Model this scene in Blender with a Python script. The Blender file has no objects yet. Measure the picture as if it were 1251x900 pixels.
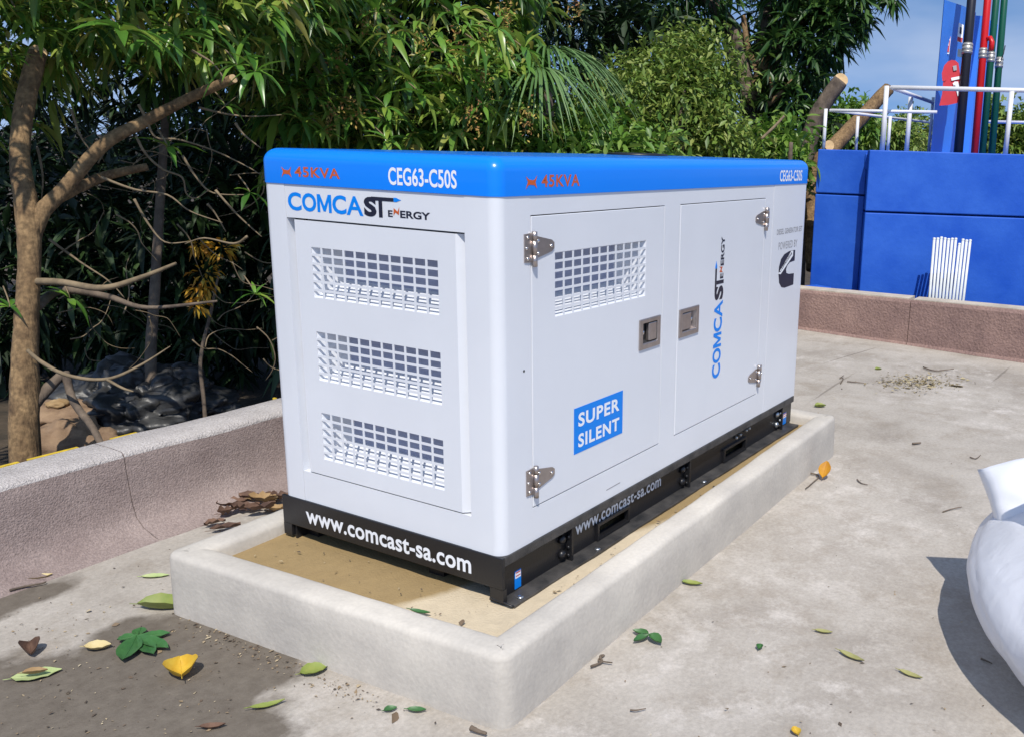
import bpy, bmesh, math, random
import numpy as np
from mathutils import Vector, Matrix, noise

random.seed(7)
rng = np.random.default_rng(11)
scene = bpy.context.scene
col = scene.collection

# ------------------------------------------------------------------ camera
CAM = np.array([-1.88264, -1.57651, 1.43132])
R = np.array([[0.485, -0.874, 0.029], [-0.185, -0.135, -0.973], [0.855, 0.467, -0.227]])
FPX, PX, PY = 1128.84, 829.58, 446.87
# ortho-normalise (rows: right, down, forward)
R[2] /= np.linalg.norm(R[2])
R[0] -= R[2] * (R[0] @ R[2]); R[0] /= np.linalg.norm(R[0])
R[1] = np.cross(R[2], R[0])
cam = bpy.data.cameras.new('camera')
camo = bpy.data.objects.new('camera', cam)
col.objects.link(camo)
cam.sensor_fit = 'HORIZONTAL'; cam.sensor_width = 36.0
cam.lens = FPX / 1251 * 36
cam.shift_x = -(PX - 625.5) / 1251
cam.shift_y = (PY - 450) / 1251
cam.clip_start = 0.05; cam.clip_end = 3000
mw = Matrix(((R[0][0], -R[1][0], -R[2][0], CAM[0]), (R[0][1], -R[1][1], -R[2][1], CAM[1]),
             (R[0][2], -R[1][2], -R[2][2], CAM[2]), (0, 0, 0, 1)))
camo.matrix_world = mw
scene.camera = camo

# ------------------------------------------------------------------ world, sun, exposure
SUN_AZ, SUN_EL = 217.0, 54.5
w = bpy.data.worlds.new('World'); scene.world = w; w.use_nodes = True
nt = w.node_tree; nt.nodes.clear()
wo = nt.nodes.new('ShaderNodeOutputWorld'); bg = nt.nodes.new('ShaderNodeBackground')
sky = nt.nodes.new('ShaderNodeTexSky'); sky.sky_type = 'NISHITA'; sky.sun_disc = False
sky.sun_elevation = math.radians(SUN_EL); sky.sun_rotation = math.radians(90 - SUN_AZ)
sky.air_density = 1.0; sky.dust_density = 0.3; sky.ozone_density = 2.0
tc = nt.nodes.new('ShaderNodeTexCoord'); mp = nt.nodes.new('ShaderNodeMapping')
mp.inputs['Scale'].default_value = (1.0, 1.0, 3.2)
cn = nt.nodes.new('ShaderNodeTexNoise'); cn.inputs['Scale'].default_value = 2.6
cn.inputs['Detail'].default_value = 5; cn.inputs['Roughness'].default_value = 0.52
cr = nt.nodes.new('ShaderNodeValToRGB')
cr.color_ramp.elements[0].position = 0.40; cr.color_ramp.elements[0].color = (0, 0, 0, 1)
cr.color_ramp.elements[1].position = 0.74; cr.color_ramp.elements[1].color = (0.6, 0.6, 0.6, 1)
mx = nt.nodes.new('ShaderNodeMixRGB'); mx.inputs['Color2'].default_value = (6.6, 7.2, 8.6, 1)
nt.links.new(tc.outputs['Generated'], mp.inputs['Vector']); nt.links.new(mp.outputs['Vector'], cn.inputs['Vector'])
nt.links.new(cn.outputs['Fac'], cr.inputs['Fac']); nt.links.new(cr.outputs['Color'], mx.inputs['Fac'])
sz = nt.nodes.new('ShaderNodeVectorMath'); sz.operation = 'MULTIPLY_ADD'; sz.inputs[1].default_value = (1, 1, 0.72); sz.inputs[2].default_value = (0, 0, 0.30)
nrmn = nt.nodes.new('ShaderNodeVectorMath'); nrmn.operation = 'NORMALIZE'
nt.links.new(tc.outputs['Generated'], sz.inputs[0]); nt.links.new(sz.outputs['Vector'], nrmn.inputs[0]); nt.links.new(nrmn.outputs['Vector'], sky.inputs['Vector'])
tn = nt.nodes.new('ShaderNodeMixRGB'); tn.blend_type = 'MULTIPLY'; tn.inputs['Fac'].default_value = 1.0; tn.inputs['Color2'].default_value = (0.98, 1.22, 1.42, 1)
nt.links.new(sky.outputs['Color'], tn.inputs['Color1']); nt.links.new(tn.outputs['Color'], mx.inputs['Color1']); nt.links.new(mx.outputs['Color'], bg.inputs['Color'])
bg.inputs['Strength'].default_value = 0.112
nt.links.new(bg.outputs['Background'], wo.inputs['Surface'])
sl = bpy.data.lights.new('sun', 'SUN'); sl.energy = 4.45; sl.angle = math.radians(0.53); sl.color = (1.0, 0.945, 0.86)
so = bpy.data.objects.new('sun', sl); col.objects.link(so)
a, e = math.radians(SUN_AZ), math.radians(SUN_EL)
SUNV = Vector((math.cos(e) * math.cos(a), math.cos(e) * math.sin(a), math.sin(e)))
so.rotation_euler = SUNV.to_track_quat('Z', 'Y').to_euler(); so.location = (-4, -4, 8)
vs = scene.view_settings
vs.view_transform = 'Standard'; vs.look = 'None'; vs.exposure = 0.0; vs.gamma = 1.0; vs.use_curve_mapping = False
scene.cycles.max_bounces = 8; scene.cycles.transparent_max_bounces = 8

# ------------------------------------------------------------------ helpers
def W(u, v, depth):
    """point of the place seen at photo pixel (u,v), standing depth metres ahead of the lens"""
    d = R.T @ np.array([(u - PX) / FPX, (v - PY) / FPX, 1.0])
    return CAM + d * depth
def onz(u, v, z):
    d = R.T @ np.array([(u - PX) / FPX, (v - PY) / FPX, 1.0])
    return CAM + d * (z - CAM[2]) / d[2]

def srgb(r, g, b):
    f = lambda c: (c / 255) / 12.92 if c / 255 <= 0.04045 else ((c / 255 + 0.055) / 1.055) ** 2.4
    return (f(r), f(g), f(b))

def mat(name, color, rough=0.5, metal=0.0, var=0.0, vscale=8.0, bump=0.0, bscale=60.0, spec=0.5, color2=None, coat=0.0,
        detail=6.0, transl=0.0, colors=None, grain=0.0, gscale=180.0, stretch=None):
    m = bpy.data.materials.new(name); m.use_nodes = True
    t = m.node_tree; p = t.nodes['Principled BSDF']
    p.inputs['Roughness'].default_value = rough; p.inputs['Metallic'].default_value = metal
    p.inputs['Specular IOR Level'].default_value = spec; p.inputs['Coat Weight'].default_value = coat
    p.inputs['Base Color'].default_value = (*color, 1)
    tcn = t.nodes.new('ShaderNodeTexCoord')
    cout = None
    if colors:      # random colour per leaf
        geo = t.nodes.new('ShaderNodeNewGeometry'); rp = t.nodes.new('ShaderNodeValToRGB')
        while len(rp.color_ramp.elements) < len(colors): rp.color_ramp.elements.new(0.5)
        for i, c in enumerate(colors):
            rp.color_ramp.elements[i].position = i / max(1, len(colors) - 1); rp.color_ramp.elements[i].color = (*c, 1)
        t.links.new(geo.outputs['Random Per Island'], rp.inputs['Fac']); cout = rp.outputs['Color']
    elif var > 0 or color2:
        n = t.nodes.new('ShaderNodeTexNoise'); n.inputs['Scale'].default_value = vscale
        n.inputs['Detail'].default_value = detail; n.inputs['Roughness'].default_value = 0.6
        rp = t.nodes.new('ShaderNodeValToRGB')
        c2 = color2 if color2 else tuple(min(1, c * (1 + var)) for c in color)
        c1 = color if color2 else tuple(c * (1 - var) for c in color)
        rp.color_ramp.elements[0].position = 0.32; rp.color_ramp.elements[0].color = (*c1, 1)
        rp.color_ramp.elements[1].position = 0.68; rp.color_ramp.elements[1].color = (*c2, 1)
        t.links.new(tcn.outputs['Object'], n.inputs['Vector']); t.links.new(n.outputs['Fac'], rp.inputs['Fac'])
        cout = rp.outputs['Color']
    if grain > 0 and cout is not None:
        gn = t.nodes.new('ShaderNodeTexNoise'); gn.inputs['Scale'].default_value = gscale; gn.inputs['Detail'].default_value = 3
        gr = t.nodes.new('ShaderNodeValToRGB'); gr.color_ramp.elements[0].position = .36; gr.color_ramp.elements[1].position = .64
        gr.color_ramp.elements[0].color = (1 - grain, 1 - grain, 1 - grain, 1); gr.color_ramp.elements[1].color = (1 + grain, 1 + grain, 1 + grain, 1)
        gm = t.nodes.new('ShaderNodeMixRGB'); gm.blend_type = 'MULTIPLY'; gm.inputs['Fac'].default_value = 1.0
        t.links.new(tcn.outputs['Object'], gn.inputs['Vector']); t.links.new(gn.outputs['Fac'], gr.inputs['Fac'])
        t.links.new(cout, gm.inputs['Color1']); t.links.new(gr.outputs['Color'], gm.inputs['Color2']); cout = gm.outputs['Color']
    if cout is not None: t.links.new(cout, p.inputs['Base Color'])
    if bump > 0:
        n2 = t.nodes.new('ShaderNodeTexNoise'); n2.inputs['Scale'].default_value = bscale; n2.inputs['Detail'].default_value = 5
        b = t.nodes.new('ShaderNodeBump'); b.inputs['Strength'].default_value = bump; b.inputs['Distance'].default_value = 0.01
        if stretch:
            ms_ = t.nodes.new('ShaderNodeMapping'); ms_.inputs['Scale'].default_value = stretch
            t.links.new(tcn.outputs['Object'], ms_.inputs['Vector']); t.links.new(ms_.outputs['Vector'], n2.inputs['Vector'])
        else: t.links.new(tcn.outputs['Object'], n2.inputs['Vector'])
        t.links.new(n2.outputs['Fac'], b.inputs['Height'])
        t.links.new(b.outputs['Normal'], p.inputs['Normal'])
    if transl > 0:
        tr = t.nodes.new('ShaderNodeBsdfTranslucent'); ms = t.nodes.new('ShaderNodeMixShader'); ms.inputs['Fac'].default_value = transl
        tr.inputs['Color'].default_value = (*color, 1)
        if cout is not None: t.links.new(cout, tr.inputs['Color'])
        out = t.nodes['Material Output']
        t.links.new(p.outputs['BSDF'], ms.inputs[1]); t.links.new(tr.outputs['BSDF'], ms.inputs[2]); t.links.new(ms.outputs['Shader'], out.inputs['Surface'])
    return m

def tag(o, label=None, cat=None, group=None, kind=None):
    if label: o['label'] = label
    if cat: o['category'] = cat
    if group: o['group'] = group
    if kind: o['kind'] = kind
    return o
def empty(name, loc=(0, 0, 0), label=None, cat=None, group=None):
    o = bpy.data.objects.new(name, None); o.location = [float(x) for x in loc]; o.empty_display_size = 0.1
    col.objects.link(o); tag(o, label, cat, group); return o
def mesh(name, verts, faces, m=None, parent=None, smooth=False, recalc=True, label=None):
    """one mesh object; vertices are given in world space, parents have no rotation"""
    me = bpy.data.meshes.new(name)
    off = np.array(parent_origin(parent))
    v = np.asarray(verts, float) - off
    me.from_pydata(v.tolist(), [], [tuple(f) for f in faces])
    if recalc:
        bm = bmesh.new(); bm.from_mesh(me); bmesh.ops.recalc_face_normals(bm, faces=bm.faces); bm.to_mesh(me); bm.free()
    if smooth: me.shade_smooth()
    if m: me.materials.append(m)
    o = bpy.data.objects.new(name, me); col.objects.link(o)
    if parent: o.parent = parent
    if label: o['label'] = label
    return o
def parent_origin(p):
    s = Vector((0, 0, 0))
    while p is not None:
        s = s + p.location; p = p.parent
    return s
def bevel(o, wd=0.003, seg=2):
    b = o.modifiers.new('bevel', 'BEVEL'); b.width = wd; b.segments = seg; b.limit_method = 'ANGLE'; b.angle_limit = math.radians(40); return o
class MB:
    def __init__(s): s.v = []; s.f = []
    def add(s, v, f):
        k = len(s.v); s.v += [tuple(map(float, p)) for p in v]; s.f += [tuple(i + k for i in q) for q in f]; return s
    def box(s, a, b):
        x0, y0, z0 = a; x1, y1, z1 = b
        v = [(x0, y0, z0), (x1, y0, z0), (x1, y1, z0), (x0, y1, z0), (x0, y0, z1), (x1, y0, z1), (x1, y1, z1), (x0, y1, z1)]
        return s.add(v, [(0, 3, 2, 1), (4, 5, 6, 7), (0, 1, 5, 4), (1, 2, 6, 5), (2, 3, 7, 6), (3, 0, 4, 7)])
    def obox(s, c, ax, ay, az):   # oriented box: centre and three half vectors
        c, ax, ay, az = map(np.asarray, (c, ax, ay, az))
        v = [c + i * ax + j * ay + k * az for k in (-1, 1) for i, j in ((-1, -1), (1, -1), (1, 1), (-1, 1))]
        return s.add(v, [(0, 3, 2, 1), (4, 5, 6, 7), (0, 1, 5, 4), (1, 2, 6, 5), (2, 3, 7, 6), (3, 0, 4, 7)])
    def tube(s, pts, rad, n=8, cap=True, jit=0.0):
        pts = [np.asarray(p, float) for p in pts]; N = len(pts)
        rad = [rad] * N if np.isscalar(rad) else rad
        k = len(s.v); prev = None
        for i, p in enumerate(pts):
            t = pts[min(i + 1, N - 1)] - pts[max(i - 1, 0)]; t = t / (np.linalg.norm(t) + 1e-9)
            if prev is None:
                prev = np.cross(t, [0, 0, 1]) if abs(t[2]) < 0.9 else np.cross(t, [1, 0, 0])
            u = prev - t * (prev @ t); u /= np.linalg.norm(u); prev = u; q = np.cross(t, u)
            for j in range(n):
                an = 2 * math.pi * j / n
                r = rad[i] * (1 + (jit * (random.random() - .5) if jit else 0))
                s.v.append(tuple(p + r * (math.cos(an) * u + math.sin(an) * q)))
        for i in range(N - 1):
            for j in range(n):
                j2 = (j + 1) % n
                s.f.append((k + i * n + j, k + i * n + j2, k + (i + 1) * n + j2, k + (i + 1) * n + j))
        if cap:
            s.f.append(tuple(k + j for j in range(n))[::-1]); s.f.append(tuple(k + (N - 1) * n + j for j in range(n)))
        return s
    def disc(s, c, nrm, r, h, n=12, dome=0.0):
        c = np.asarray(c, float); nrm = np.asarray(nrm, float)
        return s.tube([c, c + nrm * h * .6, c + nrm * h], [r, r, r * (1 - dome)], n)
    def build(s, name, m, parent=None, smooth=False, label=None):
        return mesh(name, s.v, s.f, m, parent, smooth, label=label)
def smooth_path(pts, rad=None, k=6):
    P = [np.asarray(p, float) for p in pts]; out = []; ro = []
    rad = rad or [1] * len(P)
    for i in range(len(P) - 1):
        p0 = P[max(i - 1, 0)]; p1 = P[i]; p2 = P[i + 1]; p3 = P[min(i + 2, len(P) - 1)]
        for j in range(k):
            t = j / k
            out.append(.5 * ((2 * p1) + (-p0 + p2) * t + (2 * p0 - 5 * p1 + 4 * p2 - p3) * t * t + (-p0 + 3 * p1 - 3 * p2 + p3) * t ** 3))
            ro.append(rad[i] * (1 - t) + rad[i + 1] * t)
    out.append(P[-1]); ro.append(rad[-1]); return out, ro

END = lambda u, v, d: (d, u, v)     # end face of the set: u along +y, d inwards
SIDE = lambda u, v, d: (u, d, v)    # long side: u along +x, d inwards
def slab(name, f, rect, holes, d0, d1, m, parent, label=None):
    """flat plate rect=(u0,u1,v0,v1) with rectangular holes, from depth d0 to d1"""
    us = sorted({rect[0], rect[1], *[h[0] for h in holes], *[h[1] for h in holes]})
    vs_ = sorted({rect[2], rect[3], *[h[2] for h in holes], *[h[3] for h in holes]})
    def solid(i, j):
        if i < 0 or j < 0 or i >= len(us) - 1 or j >= len(vs_) - 1: return False
        uc, vc = (us[i] + us[i + 1]) / 2, (vs_[j] + vs_[j + 1]) / 2
        return not any(h[0] < uc < h[1] and h[2] < vc < h[3] for h in holes)
    V = {}; vl = []; fl = []
    def vid(i, j, k):
        if (i, j, k) not in V: V[(i, j, k)] = len(vl); vl.append(f(us[i], vs_[j], d1 if k else d0))
        return V[(i, j, k)]
    for i in range(len(us) - 1):
        for j in range(len(vs_) - 1):
            if not solid(i, j): continue
            for k in (0, 1): fl.append((vid(i, j, k), vid(i + 1, j, k), vid(i + 1, j + 1, k), vid(i, j + 1, k)))
            for di, dj, e0, e1 in ((-1, 0, (0, 0), (0, 1)), (1, 0, (1, 0), (1, 1)), (0, -1, (0, 0), (1, 0)), (0, 1, (0, 1), (1, 1))):
                if not solid(i + di, j + dj):
                    fl.append((vid(i + e0[0], j + e0[1], 0), vid(i + e1[0], j + e1[1], 0), vid(i + e1[0], j + e1[1], 1), vid(i + e0[0], j + e0[1], 1)))
    return mesh(name, vl, fl, m, parent, label=label)
def plate(name, f, poly, d0, d1, m, parent, label=None):
    n = len(poly)
    v = [f(p[0], p[1], d0) for p in poly] + [f(p[0], p[1], d1) for p in poly]
    fa = [tuple(range(n))[::-1], tuple(range(n, 2 * n))] + [(i, (i + 1) % n, n + (i + 1) % n, n + i) for i in range(n)]
    return mesh(name, v, fa, m, parent, label=label)
def text_raw(s, weight=0.0, spacing=1.0, shear=0.0):
    cu = bpy.data.curves.new('txt', 'FONT'); cu.body = s; cu.offset = weight; cu.space_character = spacing; cu.shear = shear
    cu.resolution_u = 4; cu.fill_mode = 'FRONT'
    o = bpy.data.objects.new('txt', cu); col.objects.link(o)
    me = bpy.data.meshes.new_from_object(o.evaluated_get(bpy.context.evaluated_depsgraph_get()))
    v = np.array([x.co[:2] for x in me.vertices]); fa = [tuple(p.vertices) for p in me.polygons]
    bpy.data.objects.remove(o); bpy.data.curves.remove(cu); bpy.data.meshes.remove(me)
    return v, fa
def lettering(name, s, f, u0, u1, v0, v1, d, m, parent, label, weight=0.0, spacing=1.0, vertical=False, shear=0.0):
    """flat painted lettering fitted to the box u0..u1, v0..v1 (u0 = where the line starts)"""
    v, fa = text_raw(s, weight, spacing, shear)
    v = (v - v.min(0)) / (v.max(0) - v.min(0))
    if vertical: P = [f(u1 + (u0 - u1) * y, v0 + (v1 - v0) * x, d) for x, y in v]
    else: P = [f(u0 + (u1 - u0) * x, v0 + (v1 - v0) * y, d) for x, y in v]
    return mesh(name, P, fa, m, parent, recalc=False, label=label)

# ------------------------------------------------------------------ materials
M = {}
M['white'] = mat('white_paint', (0.665, 0.685, 0.725), 0.3, coat=0.2, color2=(0.715, 0.735, 0.775), vscale=1.6, detail=8, bump=0.12, bscale=3.0)
M['blue'] = mat('blue_paint', (0.0, 0.21, 0.86), 0.25, coat=0.2, var=0.02, vscale=3)
M['black'] = mat('black_paint', (0.012, 0.012, 0.014), 0.38, bump=0.05, bscale=120)
M['blackdust'] = mat('black_paint_dusty', (0.02, 0.02, 0.021), 0.55, color2=(0.075, 0.07, 0.066), vscale=14, bump=0.2, bscale=150)
M['ventgrey'] = mat('vent_back_grey', (0.36, 0.39, 0.52), 0.6)  # back of the vent pockets, coloured so the vents read darker
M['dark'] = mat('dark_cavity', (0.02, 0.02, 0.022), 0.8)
M['steel'] = mat('stainless_steel', (0.42, 0.37, 0.35), 0.33, 0.85, var=0.1, vscale=40)
M['rivet'] = mat('rivet_steel', (0.75, 0.72, 0.7), 0.18, 1.0)
M['galv'] = mat('zinc_bolt', (0.5, 0.53, 0.56), 0.3, 0.9)
M['tblue'] = mat('vinyl_blue', (0.0, 0.215, 0.76), 0.4, spec=.25)
M['tnavy'] = mat('vinyl_navy', (0.012, 0.013, 0.03), 0.35)
M['torange'] = mat('vinyl_orange', (0.52, 0.1, 0.02), 0.4)
M['twhite'] = mat('vinyl_white', (0.8, 0.82, 0.85), 0.35)
M['tgrey'] = mat('vinyl_grey', (0.28, 0.28, 0.3), 0.5)
M['tred'] = mat('vinyl_red', (0.5, 0.02, 0.03), 0.4)
M['curb'] = mat('plaster_kerb', (0.415, 0.385, 0.345), 0.92, color2=(0.60, 0.555, 0.485), vscale=2.8, bump=0.16, bscale=60, detail=12, grain=.03, gscale=90)
M['sand'] = mat('damp_sand', (0.34, 0.24, 0.11), 0.9, bump=0.4, bscale=120)
M['stucco'] = mat('pink_stucco', (0.235, 0.18, 0.165), 0.95, color2=(0.345, 0.275, 0.25), vscale=3.5, bump=0.6, bscale=170, grain=.15, gscale=120)
M['cap'] = mat('parapet_cap', (0.43, 0.395, 0.375), 0.95, color2=(0.55, 0.51, 0.485), vscale=9, bump=0.9, bscale=150, grain=.13, gscale=130)
M['redstucco'] = mat('red_stucco', (0.21, 0.135, 0.12), 0.95, color2=(0.33, 0.215, 0.18), vscale=3, bump=0.8, bscale=60, detail=12, grain=.12, gscale=60)
M['cream'] = mat('cream_cap', (0.5, 0.44, 0.35), 0.9, var=0.2, vscale=6, bump=0.4)
M['yellow'] = mat('yellow_paint', (0.6, 0.42, 0.03), 0.7, var=0.3, vscale=30)
M['bluewall'] = mat('blue_masonry_paint', (0.008, 0.08, 0.485), 0.6, color2=(0.028, 0.13, 0.58), vscale=2.6, bump=0.2, bscale=25, detail=10, spec=.3)
M['bluesheet'] = mat('blue_sheet_metal', (0.045, 0.22, 0.78), 0.4, var=0.08, vscale=4)
M['rail'] = mat('white_rail_paint', (0.72, 0.72, 0.74), 0.4, var=0.05)
M['pvc'] = mat('white_plastic_tube', (0.68, 0.7, 0.68), 0.35, var=0.06, vscale=10)
M['pblack'] = mat('pipe_black', (0.012, 0.012, 0.02), 0.4)
M['pred'] = mat('pipe_red', (0.6, 0.008, 0.01), 0.35)
M['pgreen'] = mat('pipe_green', (0.005, 0.09, 0.05), 0.35)
M['clamp'] = mat('clamp_metal', (0.5, 0.48, 0.44), 0.4, 0.6)
M['jersey'] = mat('red_jersey', (0.5, 0.02, 0.035), 0.75, var=0.1, vscale=10)
M['bark'] = mat('bark', (0.10, 0.06, 0.03), 0.95, color2=(0.30, 0.195, 0.095), vscale=13, bump=1.0, bscale=55, detail=10, grain=.25, gscale=60, stretch=(1, 1, .22))
M['bark2'] = mat('grey_bark', (0.07, 0.052, 0.04), 0.95, color2=(0.19, 0.145, 0.105), vscale=12, bump=0.9, bscale=45, stretch=(1, 1, .25))
M['cutwood'] = mat('cut_wood', (0.55, 0.38, 0.2), 0.9, var=0.2, vscale=20)
M['twig'] = mat('pale_twig', (0.2, 0.15, 0.09), 0.9, var=0.3, vscale=20)
LG = 1.0
M['mango'] = mat('mango_leaf', (0.05, 0.12, 0.015), 0.34, transl=0.3, spec=.6, colors=[(0.04, 0.11, 0.02), (0.08, 0.19, 0.028), (0.14, 0.28, 0.035), (0.22, 0.34, 0.05), (0.30, 0.38, 0.07), (0.34, 0.30, 0.08)])
M['mangodark'] = mat('dark_mango_leaf', (0.03, 0.07, 0.01), 0.38, transl=0.22, colors=[(0.014, 0.042, 0.012), (0.03, 0.08, 0.018), (0.05, 0.12, 0.024), (0.085, 0.16, 0.03)])
M['woodleaf'] = mat('shaded_wood_leaf', (0.02, 0.045, 0.01), 0.6, transl=0.1, colors=[(0.006, 0.016, 0.005), (0.012, 0.03, 0.008), (0.02, 0.05, 0.012), (0.034, 0.075, 0.016)])  # leaf greens darkened to hold the deep shade in and behind the crowns
M['bush'] = mat('bush_leaf', (0.09, 0.15, 0.02), 0.5, transl=0.25, colors=[(0.08, 0.15, 0.025), (0.14, 0.23, 0.035), (0.21, 0.29, 0.05), (0.28, 0.32, 0.08)])
M['fern'] = mat('fresh_leaf', (0.09, 0.2, 0.02), 0.45, transl=0.3, colors=[(0.07, 0.17, 0.025), (0.13, 0.26, 0.03), (0.2, 0.3, 0.05)])
M['palm'] = mat('palm_leaf', (0.07, 0.14, 0.035), 0.35, transl=0.15, colors=[(0.06, 0.14, 0.035), (0.11, 0.21, 0.06), (0.2, 0.3, 0.13)])
M['flower'] = mat('mango_flower', (0.3, 0.14, 0.04), 0.8, colors=[(0.24, 0.10, 0.04), (0.36, 0.2, 0.05), (0.42, 0.33, 0.07), (0.4, 0.36, 0.1)])
M['drypalm'] = mat('dry_palm', (0.4, 0.32, 0.2), 0.9, var=0.3, vscale=20)
M['yleaf'] = mat('yellow_leaf', (0.62, 0.38, 0.03), 0.6, color2=(0.7, 0.5, 0.06), vscale=30, transl=0.2)
M['oleaf'] = mat('orange_leaf', (0.5, 0.22, 0.015), 0.6, color2=(0.62, 0.32, 0.02), vscale=30, transl=0.2)
M['gleaf'] = mat('green_leaf', (0.035, 0.12, 0.035), 0.45, color2=(0.06, 0.18, 0.05), vscale=30, transl=0.12)
M['ygleaf'] = mat('yellow_green_leaf', (0.2, 0.27, 0.05), 0.55, color2=(0.3, 0.33, 0.08), vscale=25, transl=0.15)
M['olive'] = mat('olive_leaf', (0.24, 0.24, 0.08), 0.65, color2=(0.33, 0.31, 0.13), vscale=25)
M['pleaf'] = mat('pale_leaf', (0.32, 0.42, 0.16), 0.6, color2=(0.42, 0.47, 0.22), vscale=30)
M['tleaf'] = mat('tan_leaf', (0.5, 0.4, 0.18), 0.7, color2=(0.6, 0.5, 0.28), vscale=30)
M['bleaf'] = mat('brown_leaf', (0.06, 0.03, 0.02), 0.8, color2=(0.17, 0.095, 0.06), vscale=18, bump=0.3, bscale=60)
M['bleaf2'] = mat('tan_brown_leaf', (0.25, 0.15, 0.06), 0.8, color2=(0.38, 0.26, 0.13), vscale=18)
M['litter'] = mat('litter_bits', (0.2, 0.15, 0.1), 0.9, colors=[(0.05, 0.04, 0.03), (0.13, 0.09, 0.06), (0.3, 0.22, 0.13), (0.5, 0.42, 0.28)])
M['straw'] = mat('straw', (0.3, 0.24, 0.13), 0.9, colors=[(0.16, 0.12, 0.06), (0.3, 0.24, 0.13), (0.42, 0.36, 0.22)])
M['soil'] = mat('soil_litter', (0.03, 0.024, 0.016), 0.95, color2=(0.085, 0.062, 0.04), vscale=5, bump=0.8, bscale=25)
M['tarp'] = mat('black_plastic', (0.008, 0.009, 0.011), 0.45, color2=(0.06, 0.06, 0.06), vscale=9, bump=0.3, bscale=30)
M['sack'] = mat('brown_sack', (0.16, 0.10, 0.06), 0.85, color2=(0.3, 0.2, 0.12), vscale=12, bump=0.5, bscale=40)
M['plastic'] = mat('white_plastic_film', (0.80, 0.81, 0.85), 0.3, var=0.03, vscale=6, transl=0.25)
def film_wrinkles(m):
    t = m.node_tree; p = t.nodes['Principled BSDF']; tcn = t.nodes.new('ShaderNodeTexCoord'); mpn = t.nodes.new('ShaderNodeMapping')
    mpn.inputs['Rotation'].default_value = (.5, .35, .3); mpn.inputs['Scale'].default_value = (3, 3, .6)
    n = t.nodes.new('ShaderNodeTexNoise'); n.inputs['Scale'].default_value = 5; n.inputs['Detail'].default_value = 7; n.inputs['Distortion'].default_value = .6
    b = t.nodes.new('ShaderNodeBump'); b.inputs['Strength'].default_value = .22; b.inputs['Distance'].default_value = .02
    t.links.new(tcn.outputs['Object'], mpn.inputs['Vector']); t.links.new(mpn.outputs['Vector'], n.inputs['Vector']); t.links.new(n.outputs['Fac'], b.inputs['Height']); t.links.new(b.outputs['Normal'], p.inputs['Normal'])
film_wrinkles(M['plastic'])
M['foam'] = mat('white_foam', (0.84, 0.85, 0.88), 0.55, transl=0.1)

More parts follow.
